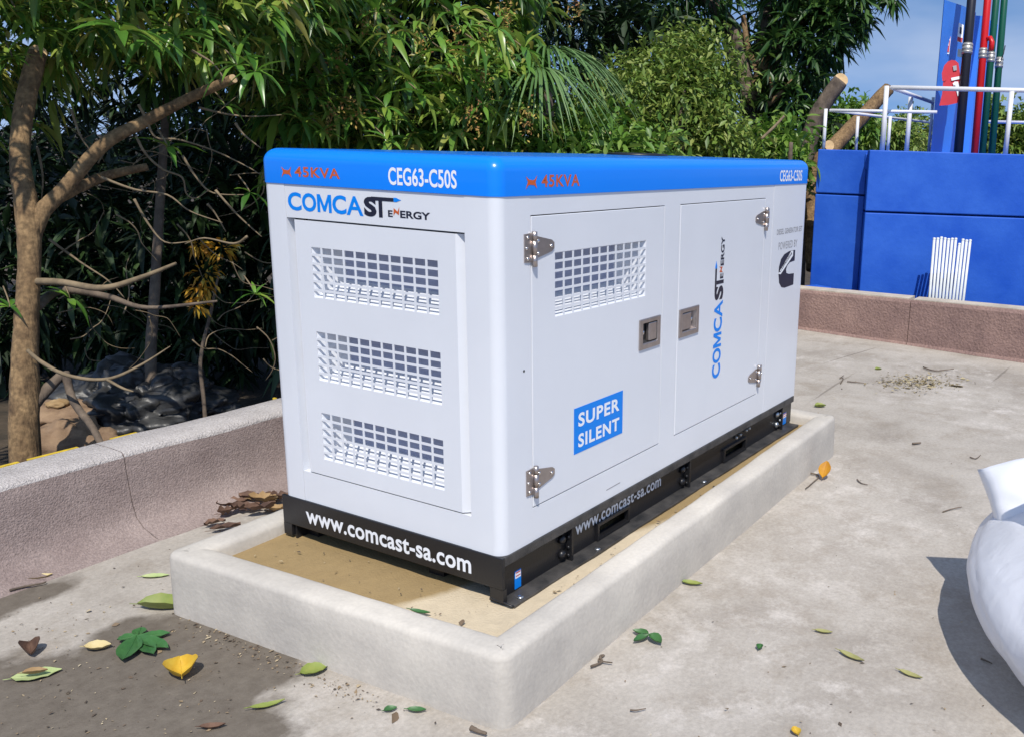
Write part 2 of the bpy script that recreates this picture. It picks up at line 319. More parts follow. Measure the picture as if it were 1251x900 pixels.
# ground: weathered concrete with damp patches whose outlines follow world positions
def concrete_ground():
    m = bpy.data.materials.new('terrace_concrete'); m.use_nodes = True
    t = m.node_tree; p = t.nodes['Principled BSDF']; p.inputs['Roughness'].default_value = 0.92; p.inputs['Specular IOR Level'].default_value = 0.25
    tcn = t.nodes.new('ShaderNodeTexCoord')
    def nz(scale, det=6, rough=0.6, dist=0.0):
        n = t.nodes.new('ShaderNodeTexNoise'); n.inputs['Scale'].default_value = scale; n.inputs['Detail'].default_value = det
        n.inputs['Roughness'].default_value = rough; n.inputs['Distortion'].default_value = dist
        t.links.new(tcn.outputs['Object'], n.inputs['Vector']); return n
    def ramp(src, stops):
        r = t.nodes.new('ShaderNodeValToRGB')
        while len(r.color_ramp.elements) < len(stops): r.color_ramp.elements.new(0.5)
        for i, (pos, c) in enumerate(stops):
            r.color_ramp.elements[i].position = pos; r.color_ramp.elements[i].color = (*c, 1) if len(c) == 3 else c
        t.links.new(src, r.inputs['Fac']); return r
    def mix(a, b, fac, mode='MIX'):
        x = t.nodes.new('ShaderNodeMixRGB'); x.blend_type = mode
        for s, k in ((a, 'Color1'), (b, 'Color2')):
            if isinstance(s, tuple): x.inputs[k].default_value = (*s, 1)
            else: t.links.new(s, x.inputs[k])
        if isinstance(fac, float): x.inputs['Fac'].default_value = fac
        else: t.links.new(fac, x.inputs['Fac'])
        return x.outputs['Color']
    base = ramp(nz(1.7, 8, 0.65, 0.4).outputs['Fac'], [(0.34, (0.31, 0.275, 0.235)), (0.5, (0.40, 0.362, 0.315)), (0.68, (0.47, 0.43, 0.38))]).outputs['Color']
    # pale cement splashes, browner between them
    sp = ramp(nz(6.0, 12, 0.78, 0.15).outputs['Fac'], [(0.50, (0, 0, 0)), (0.66, (1, 1, 1))]).outputs['Color']
    big = ramp(nz(0.8, 3, 0.5).outputs['Fac'], [(0.42, (0, 0, 0)), (0.6, (1, 1, 1))]).outputs['Color']
    c = mix(base, (0.56, 0.515, 0.465), mix(sp, big, 1.0, 'MULTIPLY'))
    br = ramp(nz(3.6, 12, 0.76, 0.2).outputs['Fac'], [(0.50, (0, 0, 0)), (0.72, (0.75, 0.75, 0.75))]).outputs['Color']
    c = mix(c, (0.27, 0.225, 0.175), br)
    fine = ramp(nz(70, 4, 0.7).outputs['Fac'], [(0.3, (0.72, 0.72, 0.72)), (0.7, (1.18, 1.18, 1.18))]).outputs['Color']
    c = mix(c, fine, 0.55, 'MULTIPLY')
    # damp dirt patches: (x, y, rx, ry)
    def patch(cx, cy, rx, ry, ang, lo, hi, warp=0.35):
        mpn = t.nodes.new('ShaderNodeMapping'); mpn.vector_type = 'TEXTURE'
        mpn.inputs['Location'].default_value = (cx, cy, 0); mpn.inputs['Scale'].default_value = (rx, ry, 1)
        mpn.inputs['Rotation'].default_value = (0, 0, ang)
        ad = t.nodes.new('ShaderNodeMixRGB'); ad.blend_type = 'ADD'; ad.inputs['Fac'].default_value = 1.0
        wn = nz(4.2, 7, 0.62); sb = t.nodes.new('ShaderNodeVectorMath'); sb.operation = 'SUBTRACT'; sb.inputs[1].default_value = (0.5, 0.5, 0.5)
        sc = t.nodes.new('ShaderNodeVectorMath'); sc.operation = 'SCALE'; sc.inputs['Scale'].default_value = warp
        t.links.new(wn.outputs['Color'], sb.inputs[0]); t.links.new(sb.outputs['Vector'], sc.inputs[0])
        va = t.nodes.new('ShaderNodeVectorMath'); va.operation = 'ADD'
        t.links.new(tcn.outputs['Object'], va.inputs[0]); t.links.new(sc.outputs['Vector'], va.inputs[1])
        t.links.new(va.outputs['Vector'], mpn.inputs['Vector'])
        sep = t.nodes.new('ShaderNodeVectorMath'); sep.operation = 'MULTIPLY'; sep.inputs[1].default_value = (1, 1, 0)
        t.links.new(mpn.outputs['Vector'], sep.inputs[0])
        ln = t.nodes.new('ShaderNodeVectorMath'); ln.operation = 'LENGTH'; t.links.new(sep.outputs['Vector'], ln.inputs[0])
        return ramp(ln.outputs['Value'], [(lo, (1, 1, 1)), (hi, (0, 0, 0))]).outputs['Color']
    a = patch(-0.93, 0.62, 0.62, 0.66, 0.35, 0.80, 0.90)
    b = patch(-0.47, 0.74, 0.25, 0.42, 0.1, 0.78, 0.92, 0.25)
    d = patch(-0.62, 1.48, 0.30, 0.11, 0.1, 0.7, 0.95, 0.2)
    msk = mix(mix(a, b, 1.0, 'LIGHTEN'), d, 1.0, 'LIGHTEN')
    for cx_, cy_, rx_, ang_ in ((4.58, .50, .52, -.195), (3.6, .29, .5, .018), (4.6, -.555, .36, -.03), (4.0, 1.0, .9, .01)):
        cm = patch(cx_, cy_, rx_, .010, ang_, 0.5, 1.0, 0.03)
        cmm = t.nodes.new('ShaderNodeMath'); cmm.operation = 'MULTIPLY'; cmm.inputs[1].default_value = 0.55
        t.links.new(cm, cmm.inputs[0]); c = mix(c, (0.13, 0.11, 0.09), cmm.outputs['Value'])
    dirt = ramp(nz(22, 7, 0.7).outputs['Fac'], [(0.3, (0.098, 0.08, 0.062)), (0.7, (0.16, 0.136, 0.108))]).outputs['Color']
    mm = t.nodes.new('ShaderNodeMath'); mm.operation = 'MULTIPLY'; mm.inputs[1].default_value = 0.94
    t.links.new(msk, mm.inputs[0])
    c = mix(c, dirt, mm.outputs['Value'])
    t.links.new(c, p.inputs['Base Color'])
    bp = t.nodes.new('ShaderNodeBump'); bp.inputs['Strength'].default_value = 0.55; bp.inputs['Distance'].default_value = 0.008
    hb = mix(nz(95, 5, 0.7).outputs['Fac'], nz(14, 6, 0.65).outputs['Fac'], 0.55)
    t.links.new(hb, bp.inputs['Height']); t.links.new(bp.outputs['Normal'], p.inputs['Normal'])
    return m
M['ground'] = concrete_ground()

def sand_material():
    m = bpy.data.materials.new('sand_with_damp_stain'); m.use_nodes = True
    t = m.node_tree; p = t.nodes['Principled BSDF']; p.inputs['Roughness'].default_value = 0.9
    tcn = t.nodes.new('ShaderNodeTexCoord')
    wn = t.nodes.new('ShaderNodeTexNoise'); wn.inputs['Scale'].default_value = 6; wn.inputs['Detail'].default_value = 6
    t.links.new(tcn.outputs['Object'], wn.inputs['Vector'])
    sx = t.nodes.new('ShaderNodeSeparateXYZ'); t.links.new(tcn.outputs['Object'], sx.inputs['Vector'])
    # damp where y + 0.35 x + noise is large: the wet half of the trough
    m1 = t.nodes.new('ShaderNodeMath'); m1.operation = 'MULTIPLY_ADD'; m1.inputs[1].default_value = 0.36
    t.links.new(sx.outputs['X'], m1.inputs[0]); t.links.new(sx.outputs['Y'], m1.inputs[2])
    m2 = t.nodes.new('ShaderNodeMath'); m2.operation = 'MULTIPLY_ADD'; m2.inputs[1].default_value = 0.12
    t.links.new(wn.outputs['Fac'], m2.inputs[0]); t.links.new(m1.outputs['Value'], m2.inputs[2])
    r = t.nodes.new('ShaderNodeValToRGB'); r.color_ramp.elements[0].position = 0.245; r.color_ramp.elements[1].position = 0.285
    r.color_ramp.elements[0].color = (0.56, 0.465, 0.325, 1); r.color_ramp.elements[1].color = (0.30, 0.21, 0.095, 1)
    t.links.new(m2.outputs['Value'], r.inputs['Fac'])
    n2 = t.nodes.new('ShaderNodeTexNoise'); n2.inputs['Scale'].default_value = 30; n2.inputs['Detail'].default_value = 6
    t.links.new(tcn.outputs['Object'], n2.inputs['Vector'])
    r2 = t.nodes.new('ShaderNodeValToRGB'); r2.color_ramp.elements[0].color = (0.78, 0.78, 0.78, 1); r2.color_ramp.elements[1].color = (1.15, 1.15, 1.15, 1)
    t.links.new(n2.outputs['Fac'], r2.inputs['Fac'])
    mxx = t.nodes.new('ShaderNodeMixRGB'); mxx.blend_type = 'MULTIPLY'; mxx.inputs['Fac'].default_value = 0.8
    t.links.new(r.outputs['Color'], mxx.inputs['Color1']); t.links.new(r2.outputs['Color'], mxx.inputs['Color2'])
    t.links.new(mxx.outputs['Color'], p.inputs['Base Color'])
    bp = t.nodes.new('ShaderNodeBump'); bp.inputs['Strength'].default_value = 0.5; bp.inputs['Distance'].default_value = 0.006
    n3 = t.nodes.new('ShaderNodeTexNoise'); n3.inputs['Scale'].default_value = 140; t.links.new(tcn.outputs['Object'], n3.inputs['Vector'])
    t.links.new(n3.outputs['Fac'], bp.inputs['Height']); t.links.new(bp.outputs['Normal'], p.inputs['Normal'])
    return m
M['sand'] = sand_material()

# ------------------------------------------------------------------ ground, terrain
def fbm(x, y, z=0.0, o=3): return noise.fractal(Vector((x, y, z)), 1.0, 2.0, o)
def grid_sheet(name, x0, x1, y0, y1, n, m_, zf, mt, skip=None):
    xs = np.linspace(x0, x1, n); ys = np.linspace(y0, y1, m_)
    v = [(x, y, zf(x, y)) for y in ys for x in xs]
    f = [(j * n + i, j * n + i + 1, (j + 1) * n + i + 1, (j + 1) * n + i) for j in range(m_ - 1) for i in range(n - 1)]
    return mesh(name, v, f, mt, smooth=True, recalc=False)
g = grid_sheet('concrete_terrace', -7, 5.32, -7, 1.72, 120, 90, lambda x, y: 0.004 * fbm(x * 1.3, y * 1.3), M['ground'])
tag(g, kind='structure')
# slab under the terrace so its edge is a real drop
ts = MB().box((-7, -7, -0.62), (5.3, 1.9, -0.03)).build('terrace_slab', M['cap']); tag(ts, kind='structure')
# terrain beyond, reaching the horizon
tv = []; tf = []
radii = [0, 3, 6, 9, 12, 16, 22, 30, 45, 70, 120, 250, 600, 1500]; na = 48
for r_ in radii:
    for k in range(na):
        an = 2 * math.pi * k / na
        x, y = 2 + r_ * math.cos(an), 2 + r_ * math.sin(an)
        tv.append((x, y, -0.66 + 0.10 * fbm(x * .4, y * .4) * (1 if r_ < 40 else 0)))
for i in range(len(radii) - 1):
    for k in range(na): tf.append((i * na + k, i * na + (k + 1) % na, (i + 1) * na + (k + 1) % na, (i + 1) * na + k))
tag(mesh('terrain', tv, tf, M['soil'], smooth=True, recalc=False), kind='structure')

# ------------------------------------------------------------------ plinth kerb and sand bed
def ring_path(poly, r, k=6):
    out = []; n = len(poly)
    for i in range(n):
        p0, p1, p2 = (np.array(poly[(i + q) % n], float) for q in (-1, 0, 1))
        d0 = (p0 - p1) / np.linalg.norm(p0 - p1); d2 = (p2 - p1) / np.linalg.norm(p2 - p1)
        for j in range(k + 1):
            t = j / k; A, B = p1 + d0 * r, p1 + d2 * r
            out.append((1 - t) ** 2 * A + 2 * t * (1 - t) * p1 + t * t * B)
    return out
def dense(path, step):
    out = []
    n = len(path)
    for i in range(n):
        p, q = path[i], path[(i + 1) % n]; L = np.linalg.norm(q - p); k = max(1, int(L / step))
        out += [p + (q - p) * j / k for j in range(k)]
    return out
KO = [(-0.285, -0.24), (2.30, -0.185), (2.30, 1.06), (-0.352, 1.03)]
kc = np.mean(KO, axis=0)
kerb = empty('plinth_kerb', (-0.285, -0.24, 0), 'low pale plastered concrete kerb around the generator', 'kerb')
path = dense(ring_path(KO, 0.05), 0.03)
prof = [(0.0, -0.02), (0.0, 0.05), (0.001, 0.12), (0.003, 0.182), (0.006, 0.191), (0.013, 0.198), (0.03, 0.200), (0.06, 0.201), (0.083, 0.199), (0.093, 0.194), (0.099, 0.182), (0.1, 0.10)]
kv = []; kf = []; n = len(path); q = len(prof)
for i, p in enumerate(path):
    t = path[(i + 1) % n] - path[i - 1]; t /= np.linalg.norm(t); nr = np.array([-t[1], t[0]])   # left normal = inwards for ccw
    for d_, z_ in prof:
        x, y = p + nr * d_
        jx = 0.0025 * fbm(x * 4, y * 4, z_ * 5 + 3); jz = 0.003 * fbm(x * 3 + 7, y * 3, 1) - (.004 * max(0, fbm(x * 17, y * 17, 4) - .35) if z_ > .185 else 0)
        kv.append((x + nr[0] * jx, y + nr[1] * jx, z_ + jz * (1 if z_ > .1 else 0)))
for i in range(n):
    i2 = (i + 1) % n
    for j in range(q - 1): kf.append((i * q + j, i2 * q + j, i2 * q + j + 1, i * q + j + 1))
mesh('kerb_wall', kv, kf, M['curb'], kerb, smooth=True)
def inset(poly, d_):
    out = []
    for x, y in poly: out.append((x + (d_ if x < kc[0] else -d_), y + (d_ if y < kc[1] else -d_)))
    return out
IN = inset(KO, 0.09)
def sandz(x, y): return 0.150 + 0.004 * fbm(x * 3, y * 3) + 0.003 * fbm(x * 14, y * 14)
sv = []; sf = []; NX, NY = 70, 40
for j in range(NY + 1):
    for i in range(NX + 1):
        s_, t_ = i / NX, j / NY
        p = (1 - s_) * (1 - t_) * np.array(IN[0]) + s_ * (1 - t_) * np.array(IN[1]) + s_ * t_ * np.array(IN[2]) + (1 - s_) * t_ * np.array(IN[3])
        sv.append((p[0], p[1], sandz(*p)))
for j in range(NY):
    for i in range(NX): k = j * (NX + 1) + i; sf.append((k, k + 1, k + NX + 2, k + NX + 1))
tag(mesh('sand_bed', sv, sf, M['sand'], smooth=True, recalc=False), kind='structure')

# ------------------------------------------------------------------ parapets
lowL = empty('parapet_wall', (-0.1, 1.75, 0), 'low stuccoed parapet with rounded foot beside the trees', 'wall')
profL = [(1.52, -0.006), (1.585, 0.010), (1.64, 0.030), (1.677, 0.062), (1.697, 0.12), (1.708, 0.20), (1.712, 0.282), (1.716, 0.294), (1.728, 0.302), (1.80, 0.305), (1.895, 0.304), (1.910, 0.294), (1.915, 0.28), (1.92, -0.62)]
def wall_segment(x0, x1, parent):
    nn = max(2, int((x1 - x0) / 0.05)); v = []; f = []; q = len(profL)
    for i in range(nn + 1):
        x = x0 + (x1 - x0) * i / nn
        for y, z in profL:
            jz = 0.006 * fbm(x * 2.2, z * 6, 2); jy = 0.007 * fbm(x * 2.5, z * 5, 9) if z > .02 else 0
            v.append((x, y + jy, z + jz if .02 < z else z))
    for i in range(nn):
        for j in range(q - 1): f.append((i * q + j, (i + 1) * q + j, (i + 1) * q + j + 1, i * q + j + 1))
    kk = len(v); v += v[:q] + v[nn * q:nn * q + q]
    f.append(tuple(kk + j for j in range(q))); f.append(tuple(kk + q + j for j in range(q))[::-1])
    o = mesh('wall_section', v, f, M['stucco'], parent)
    for pl in o.data.polygons: pl.use_smooth = len(pl.vertices) == 4
    o.data.materials.append(M['cap'])
    for k_, pl in enumerate(o.data.polygons):
        if k_ < nn * (q - 1) and 6 <= k_ % (q - 1) <= 11: pl.material_index = 1
    return o
for x0, x1 in ((-6.5, -1.97), (-1.962, -0.0495), (-0.0460, 1.95), (1.956, 3.6), (3.606, 5.30)): wall_segment(x0, x1, lowL)
yl = MB()
for x0, x1 in ((-0.9, -0.30), (-0.27, -0.10), (0.74, 0.75), (0.02, 0.12)): yl.box((x0, 1.905, 0.280), (x1, 1.921, 0.3035))
yl.build('yellow_paint_line', M['yellow'], lowL, label='worn yellow paint line on the outer edge')

lowR = empty('parapet_wall', (5.3, 0.5, 0), 'low reddish stuccoed parapet in front of the blue wall', 'wall')
def pr_x(y): return 5.30 + (y - 1.195) * 0.115
def pr_z(y): return 0.33 + (1.195 - y) * 0.026
for y0, y1 in ((-2.8, -0.635), (-0.63, 0.262), (0.267, 1.705)):
    nn = 16; v = []; f = []
    pf = [(-0.02, 0), (-0.012, .03), (0.0, .06), (0.006, .5), (0.008, .93), (0.02, .985), (0.035, 1.0)]
    q = len(pf)
    for i in range(nn + 1):
        y = y0 + (y1 - y0) * i / nn; zt = pr_z(y)
        for d_, z_ in pf: v.append((pr_x(y) + d_ + .006 * fbm(y * 4, z_ * 3, 5), y, z_ * zt))
        v.append((pr_x(y) + .06, y, 0.0))
    q += 1
    for i in range(nn):
        for j in range(q): f.append((i * q + j, (i + 1) * q + j, (i + 1) * q + (j + 1) % q, i * q + (j + 1) % q))
    f.append(tuple(range(q))); f.append(tuple(nn * q + j for j in range(q)))
    mesh('wall_section', v, f, M['redstucco'], lowR)
for y0, y1, off in ((-2.8, 0.25, 0.004), (0.285, 1.705, 0.0)):
    v = []
    for y in (y0, y1):
        x = pr_x(y) + .030; z = pr_z(y) - off
        v += [(x, y, z - .05), (x + .17, y, z - .05), (x + .17, y, z + .008), (x, y, z + .008)]
    mesh('coping', v, [(0, 1, 2, 3), (7, 6, 5, 4), (0, 4, 5, 1), (1, 5, 6, 2), (2, 6, 7, 3), (3, 7, 4, 0)], M['cream'], lowR)

# ------------------------------------------------------------------ generator set
gen = empty('generator_set', (0, 0, 0.15), 'white diesel generator set in a steel enclosure with blue roof band', 'generator')
ZB, ZT, ZR = 0.30, 1.30, 1.403
GW, GL, RC = 0.914, 2.196, 0.034
def arc(cx, cy, r, a0, a1, k=8): return [(cx + r * math.cos(math.radians(a0 + (a1 - a0) * i / k)), cy + r * math.sin(math.radians(a0 + (a1 - a0) * i / k))) for i in range(k + 1)]
def post(name, pl, z0, z1, th, m, parent, closed=False):
    """bent sheet following the plan line pl, th thick inwards"""
    P = [np.array(p) for p in pl]; inn = []
    for i, p in enumerate(P):
        t = P[min(i + 1, len(P) - 1)] - P[max(i - 1, 0)]; t = t / np.linalg.norm(t); inn.append(p + th * np.array([-t[1], t[0]]))
    v = []; nP = len(P)
    for z in (z0, z1): v += [(*p, z) for p in P] + [(*p, z) for p in inn]
    f = []; o = 2 * nP
    for i in range(nP - 1):
        f += [(i, i + 1, o + i + 1, o + i), (nP + i, nP + i + 1, o + nP + i + 1, o + nP + i), (i, i + 1, nP + i + 1, nP + i), (o + i, o + i + 1, o + nP + i + 1, o + nP + i)]
    f += [(0, nP, o + nP, o), (nP - 1, 2 * nP - 1, o + 2 * nP - 1, o + nP - 1)]
    ob = mesh(name, v, f, m, parent)
    for pl_ in ob.data.polygons: pl_.use_smooth = abs(pl_.normal.z) < .5
    ob.modifiers.new('sharp', 'EDGE_SPLIT').split_angle = math.radians(40)
    return ob
Y0, Y1 = 0.111, 0.811        # end opening
Z0, Z1 = 0.4005, 1.2015
post('corner_post', [(0, Y0)] + arc(RC, RC, RC, 180, 270) + [(0.1375, 0)], ZB, ZT, 0.03, M['white'], gen)
post('corner_post', [(0.3, GW)] + arc(RC, GW - RC, RC, 90, 180) + [(0, Y1)], ZB, ZT, 0.03, M['white'], gen)
post('corner_post', [(1.801, 0)] + arc(GL - RC, RC, RC, 270, 360) + [(GL, 0.2)], ZB, ZT, 0.03, M['white'], gen)
post('corner_post', [(GL, 0.2005)] + arc(GL - RC, GW - RC, RC, 0, 90) + [(0.301, GW)], ZB, ZT, 0.03, M['white'], gen)
slab('end_header', END, (Y0 + .001, Y1 - .001, Z1, ZT), [], 0.0012, 0.034, M['white'], gen)
slab('end_sill', END, (Y0 + .001, Y1 - .001, ZB, Z0), [], 0.0012, 0.034, M['white'], gen)
bevel(slab('side_frame', SIDE, (0.1385, 1.7995, ZB, ZT), [(0.1395, 0.872, 0.403, 1.2475), (0.9815, 1.718, 0.403, 1.2475)], 0.0008, 0.02, M['white'], gen), .002, 2)
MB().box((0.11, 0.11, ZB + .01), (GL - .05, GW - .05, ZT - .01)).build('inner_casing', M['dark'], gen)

def grille_holes(u0, u1, v0, v1, nu, nv, bar):
    hu, hv = (u1 - u0 - (nu - 1) * bar) / nu, (v1 - v0 - (nv - 1) * bar) / nv
    return [(u0 + i * (hu + bar), u0 + i * (hu + bar) + hu, v0 + j * (hv + bar), v0 + j * (hv + bar) + hv) for i in range(nu) for j in range(nv)]
def vent_pocket(f, u0, u1, v0, v1, d0, dep, ins_side, ins_bot, parent, ins_top=0.0):
    v = [f(u0, v0, d0), f(u1, v0, d0), f(u1, v1, d0), f(u0, v1, d0),
         f(u0 + ins_side, v0 + ins_bot, d0 + dep), f(u1 - ins_side, v0 + ins_bot, d0 + dep), f(u1 - ins_side, v1 - ins_top, d0 + dep), f(u0 + ins_side, v1 - ins_top, d0 + dep)]
    return mesh('vent_duct', v, [(0, 1, 5, 4), (1, 2, 6, 5), (2, 3, 7, 6), (3, 0, 4, 7)], M['white'], parent) and mesh('vent_back', v[4:], [(0, 1, 2, 3)], M['ventgrey'], parent)

# end access panel: face flush, long edges fall back to the frame
ed = [(Y0 + .0015, Y0 + .034), (Y1 - .034, Y1 - .0015)]
PZ0, PZ1 = Z0 + .004, Z1 - .005
vents = [(0.2105, 0.7110, 0.9685, 1.1195), (0.2105, 0.7110, 0.7125, 0.8640), (0.2105, 0.7110, 0.4575, 0.6090)]
panel = slab('access_panel', END, (ed[0][1], ed[1][0], PZ0, PZ1), vents, 0.001, 0.0035, M['white'], gen)
for s_, (ya, yb, da, db) in enumerate(((ed[0][0], ed[0][1], 0.031, 0.001), (ed[1][0], ed[1][1], 0.001, 0.031))):
    v = [END(ya, PZ0, da), END(yb, PZ0, db), END(yb, PZ1, db), END(ya, PZ1, da), END(ya, PZ0, da + .003), END(yb, PZ0, db + .003), END(yb, PZ1, db + .003), END(ya, PZ1, da + .003)]
    mesh('sloped_edge', v, [(0, 1, 2, 3), (7, 6, 5, 4), (0, 4, 5, 1), (1, 5, 6, 2), (2, 6, 7, 3), (3, 7, 4, 0)], M['white'], panel)
for vv in vents:
    slab('vent_grille', END, vv, grille_holes(*vv, 11, 6, 0.0075), 0.0012, 0.0030, M['white'], panel)
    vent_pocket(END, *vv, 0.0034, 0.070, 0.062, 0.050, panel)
bk = slab('panel_backing', END, (Y0 - .002, Y1 + .002, Z0 - .002, Z1 + .002), [], 0.078, 0.084, M['white'], panel)

# doors
sv_ = (0.2505, 0.7505, 0.954, 1.1365)
def door(u0, u1, holes):
    d = slab('door', SIDE, (u0 + .0028, u1 - .0028, 0.403 + .003, 1.2475 - .003), holes, 0.0, 0.018, M['white'], gen)
    bevel(d, .002, 2); return d
d1 = door(0.1395, 0.872, [sv_, (0.737, 0.833, 0.791, 0.860)])
d2 = door(0.9815, 1.718, [(1.012, 1.119, 0.789, 0.858)])
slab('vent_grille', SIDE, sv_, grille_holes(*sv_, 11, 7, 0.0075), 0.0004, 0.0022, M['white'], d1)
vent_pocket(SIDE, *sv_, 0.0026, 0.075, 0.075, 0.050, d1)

def hinge(u, v, s, parent, h=0.080):
    """leaf hinge: frame leaf on side -s of the knuckle, pointed door leaf on side +s"""
    root = plate('hinge', SIDE, [(u - s * .007, v - h / 2), (u - s * .038, v - h / 2 + .002), (u - s * .038, v + h / 2 - .002), (u - s * .007, v + h / 2)], -0.0035, -0.0002, M['steel'], parent)
    plate('door_leaf', SIDE, [(u + s * .006, v - .027), (u + s * .018, v - .030), (u + s * .085, v - .016), (u + s * .096, v - .008), (u + s * .096, v + .008), (u + s * .085, v + .016), (u + s * .018, v + .030), (u + s * .006, v + .027)], -0.0035, -0.0002, M['steel'], root)
    MB().tube([(u, -.008, v - h / 2 - .012), (u, -.008, v - .02)], .0075, 12).tube([(u, -.008, v - .019), (u, -.008, v + .019)], .0078, 12).tube([(u, -.008, v + .02), (u, -.008, v + h / 2 + .004)], .0075, 12).build('knuckle', M['steel'], root, True)
    for du, dv in ((-.026, .029), (-.031, 0), (-.026, -.029), (.020, .017), (.020, -.017), (.080, 0)):
        MB().disc((u + s * du, -.0035, v + dv), (0, -1, 0), .0052, .004, 12, .45).build('rivet', M['rivet'], root, True)
    return root
hinge(0.146, 1.160, 1, d1); hinge(0.146, 0.488, 1, d1)
hinge(1.716, 1.165, -1, d2); hinge(1.716, 0.490, -1, d2)
def latch(u0, u1, v0, v1, flip, parent):
    fr = bevel(slab('latch', SIDE, (u0, u1, v0, v1), [(u0 + .022, u1 - .020, v0 + .020, v1 - .016)], -0.006, 0.0, M['steel'], parent), .004, 3)
    # dish
    a0, a1, b0, b1 = u0 + .022, u1 - .020, v0 + .020, v1 - .016
    v = [SIDE(a0, b0, -.001), SIDE(a1, b0, -.001), SIDE(a1, b1, -.001), SIDE(a0, b1, -.001), SIDE(a0 + .006, b0 + .006, .014), SIDE(a1 - .006, b0 + .006, .014), SIDE(a1 - .006, b1 - .006, .014), SIDE(a0 + .006, b1 - .006, .014)]
    mesh('latch_dish', v, [(0, 1, 5, 4), (1, 2, 6, 5), (2, 3, 7, 6), (3, 0, 4, 7), (4, 5, 6, 7)], M['dark'] if not flip else M['steel'], fr)
    slab('latch_back', SIDE, (a0, a1, b0, b1), [], .0175, .019, M['dark'], fr)
    if not flip: pa = (a0 + .042, a1 - .003)
    else: pa = (a0 + .003, a1 - .036)
    bevel(slab('paddle', SIDE, (pa[0], pa[1], b0 + .004, b1 - .003), [], -0.003, 0.012, M['steel'], fr), .003, 2)
    kx = a0 + .020 if not flip else a1 - .016
    MB().disc((kx, .013, (b0 + b1) / 2), (0, -1, 0), .008, .008, 14, .2).build('keyhole', M['rivet'], fr, True)
latch(0.715, 0.853, 0.771, 0.876, False, d1)
latch(0.990, 1.139, 0.769, 0.874, True, d2)
MB().disc((0.104, 0.0005, 0.821), (0, -1, 0), .004, .001, 10).build('screw_hole', M['dark'], gen)
plate('grab_slot', SIDE, [(0.530, 0.3335), (0.6135, 0.3345), (0.6135, 0.3375), (0.530, 0.3365)], 0.0002, 0.0006, M['tgrey'], gen)

# roof band
def rrect(ins, r, k=8):
    x0, x1, y0, y1 = -.003 + ins, GL + .003 - ins, -.003 + ins, GW + .003 - ins
    return arc(x0 + r, y0 + r, r, 180, 270, k) + arc(x1 - r, y0 + r, r, 270, 360, k) + arc(x1 - r, y1 - r, r, 0, 90, k) + arc(x0 + r, y1 - r, r, 90, 180, k)
rings = [(0.006, ZT - .002), (0.0, ZT + .0005)]
FR = 0.040
rings += [(0.0, ZR - FR)] + [(FR * (1 - math.cos(math.radians(t))), ZR - FR + FR * math.sin(math.radians(t))) for t in (10, 20, 30, 40, 50, 60, 70, 80, 90)] + [(0.12, ZR + .001), (0.4, ZR + .002)]
v = []; f = []
for ins, z in rings:
    rr = rrect(ins, max(RC + .003 - ins * .55, .012) if ins < .1 else .02); v += [(x, y, z) for x, y in rr]
nr_ = len(rrect(0, .03))
for i in range(len(rings) - 1):
    for j in range(nr_): f.append((i * nr_ + j, i * nr_ + (j + 1) % nr_, (i + 1) * nr_ + (j + 1) % nr_, (i + 1) * nr_ + j))
f.append(tuple((len(rings) - 1) * nr_ + j for j in range(nr_)))
f.append(tuple(j for j in range(nr_))[::-1])
rf = mesh('roof', v, f, M['blue'], gen, smooth=True); rf.modifiers.new('sharp', 'EDGE_SPLIT').split_angle = math.radians(50)
px_ = MB(); 
px_.tube([(1.50, .50, ZR), (1.50, .50, ZR + .010), (1.50, .50, ZR + .012)], [.13, .125, .09], 28).build('exhaust_cover', M['black'], rf, True)

# base skid
bs = slab('end_plate', END, (-0.004, 0.918, 0.203, ZB - .0005), [], -0.004, 0.006, M['black'], gen); bevel(bs, .002)
cl = slab('corner_leg', END, (-0.004, 0.044, 0.163, 0.2025), [], -0.0035, 0.012, M['black'], gen)
slab('corner_leg', END, (0.88, 0.918, 0.163, 0.2025), [], -0.0035, 0.012, M['black'], gen)
tfm = MB().box((0.0062, -0.004, 0.271), (GL - .036, 0.062, ZB - .0008)).build('top_flange', M['blackdust'], gen); bevel(tfm, .002)
pk = [(0.510, 0.690, 0.172, 0.212), (1.455, 1.655, 0.172, 0.212)]
slab('skid_web', SIDE, (0.0062, GL - .002, 0.1605, 0.2705), pk, 0.022, 0.030, M['black'], gen)
for p_ in pk:
    slab('fork_pocket', SIDE, (p_[0] - .010, p_[1] + .010, p_[2] - .009, p_[3] + .009), [p_], 0.012, 0.0218, M['black'], gen)
    v = [SIDE(p_[0], p_[2], .047), SIDE(p_[1], p_[2], .047), SIDE(p_[1], p_[3], .047), SIDE(p_[0], p_[3], .047)]
    MB().box((p_[0] - .01, .20, p_[2] - .01), (p_[1] + .01, .21, p_[3] + .01)).build('pocket_back', M['dark'], gen)
bfl = MB().box((0.010, -0.034, 0.150), (GL - .03, 0.060, 0.160)).build('bottom_flange', M['blackdust'], gen); bevel(bfl, .002)
slab('skid_web', SIDE, (0.0062, GL - .002, 0.152, 0.2995), [], 0.868, 0.876, M['black'], gen)
slab('skid_web', END, (0.05, 0.866, 0.152, 0.2995), [], GL - .012, GL - .004, M['black'], gen)
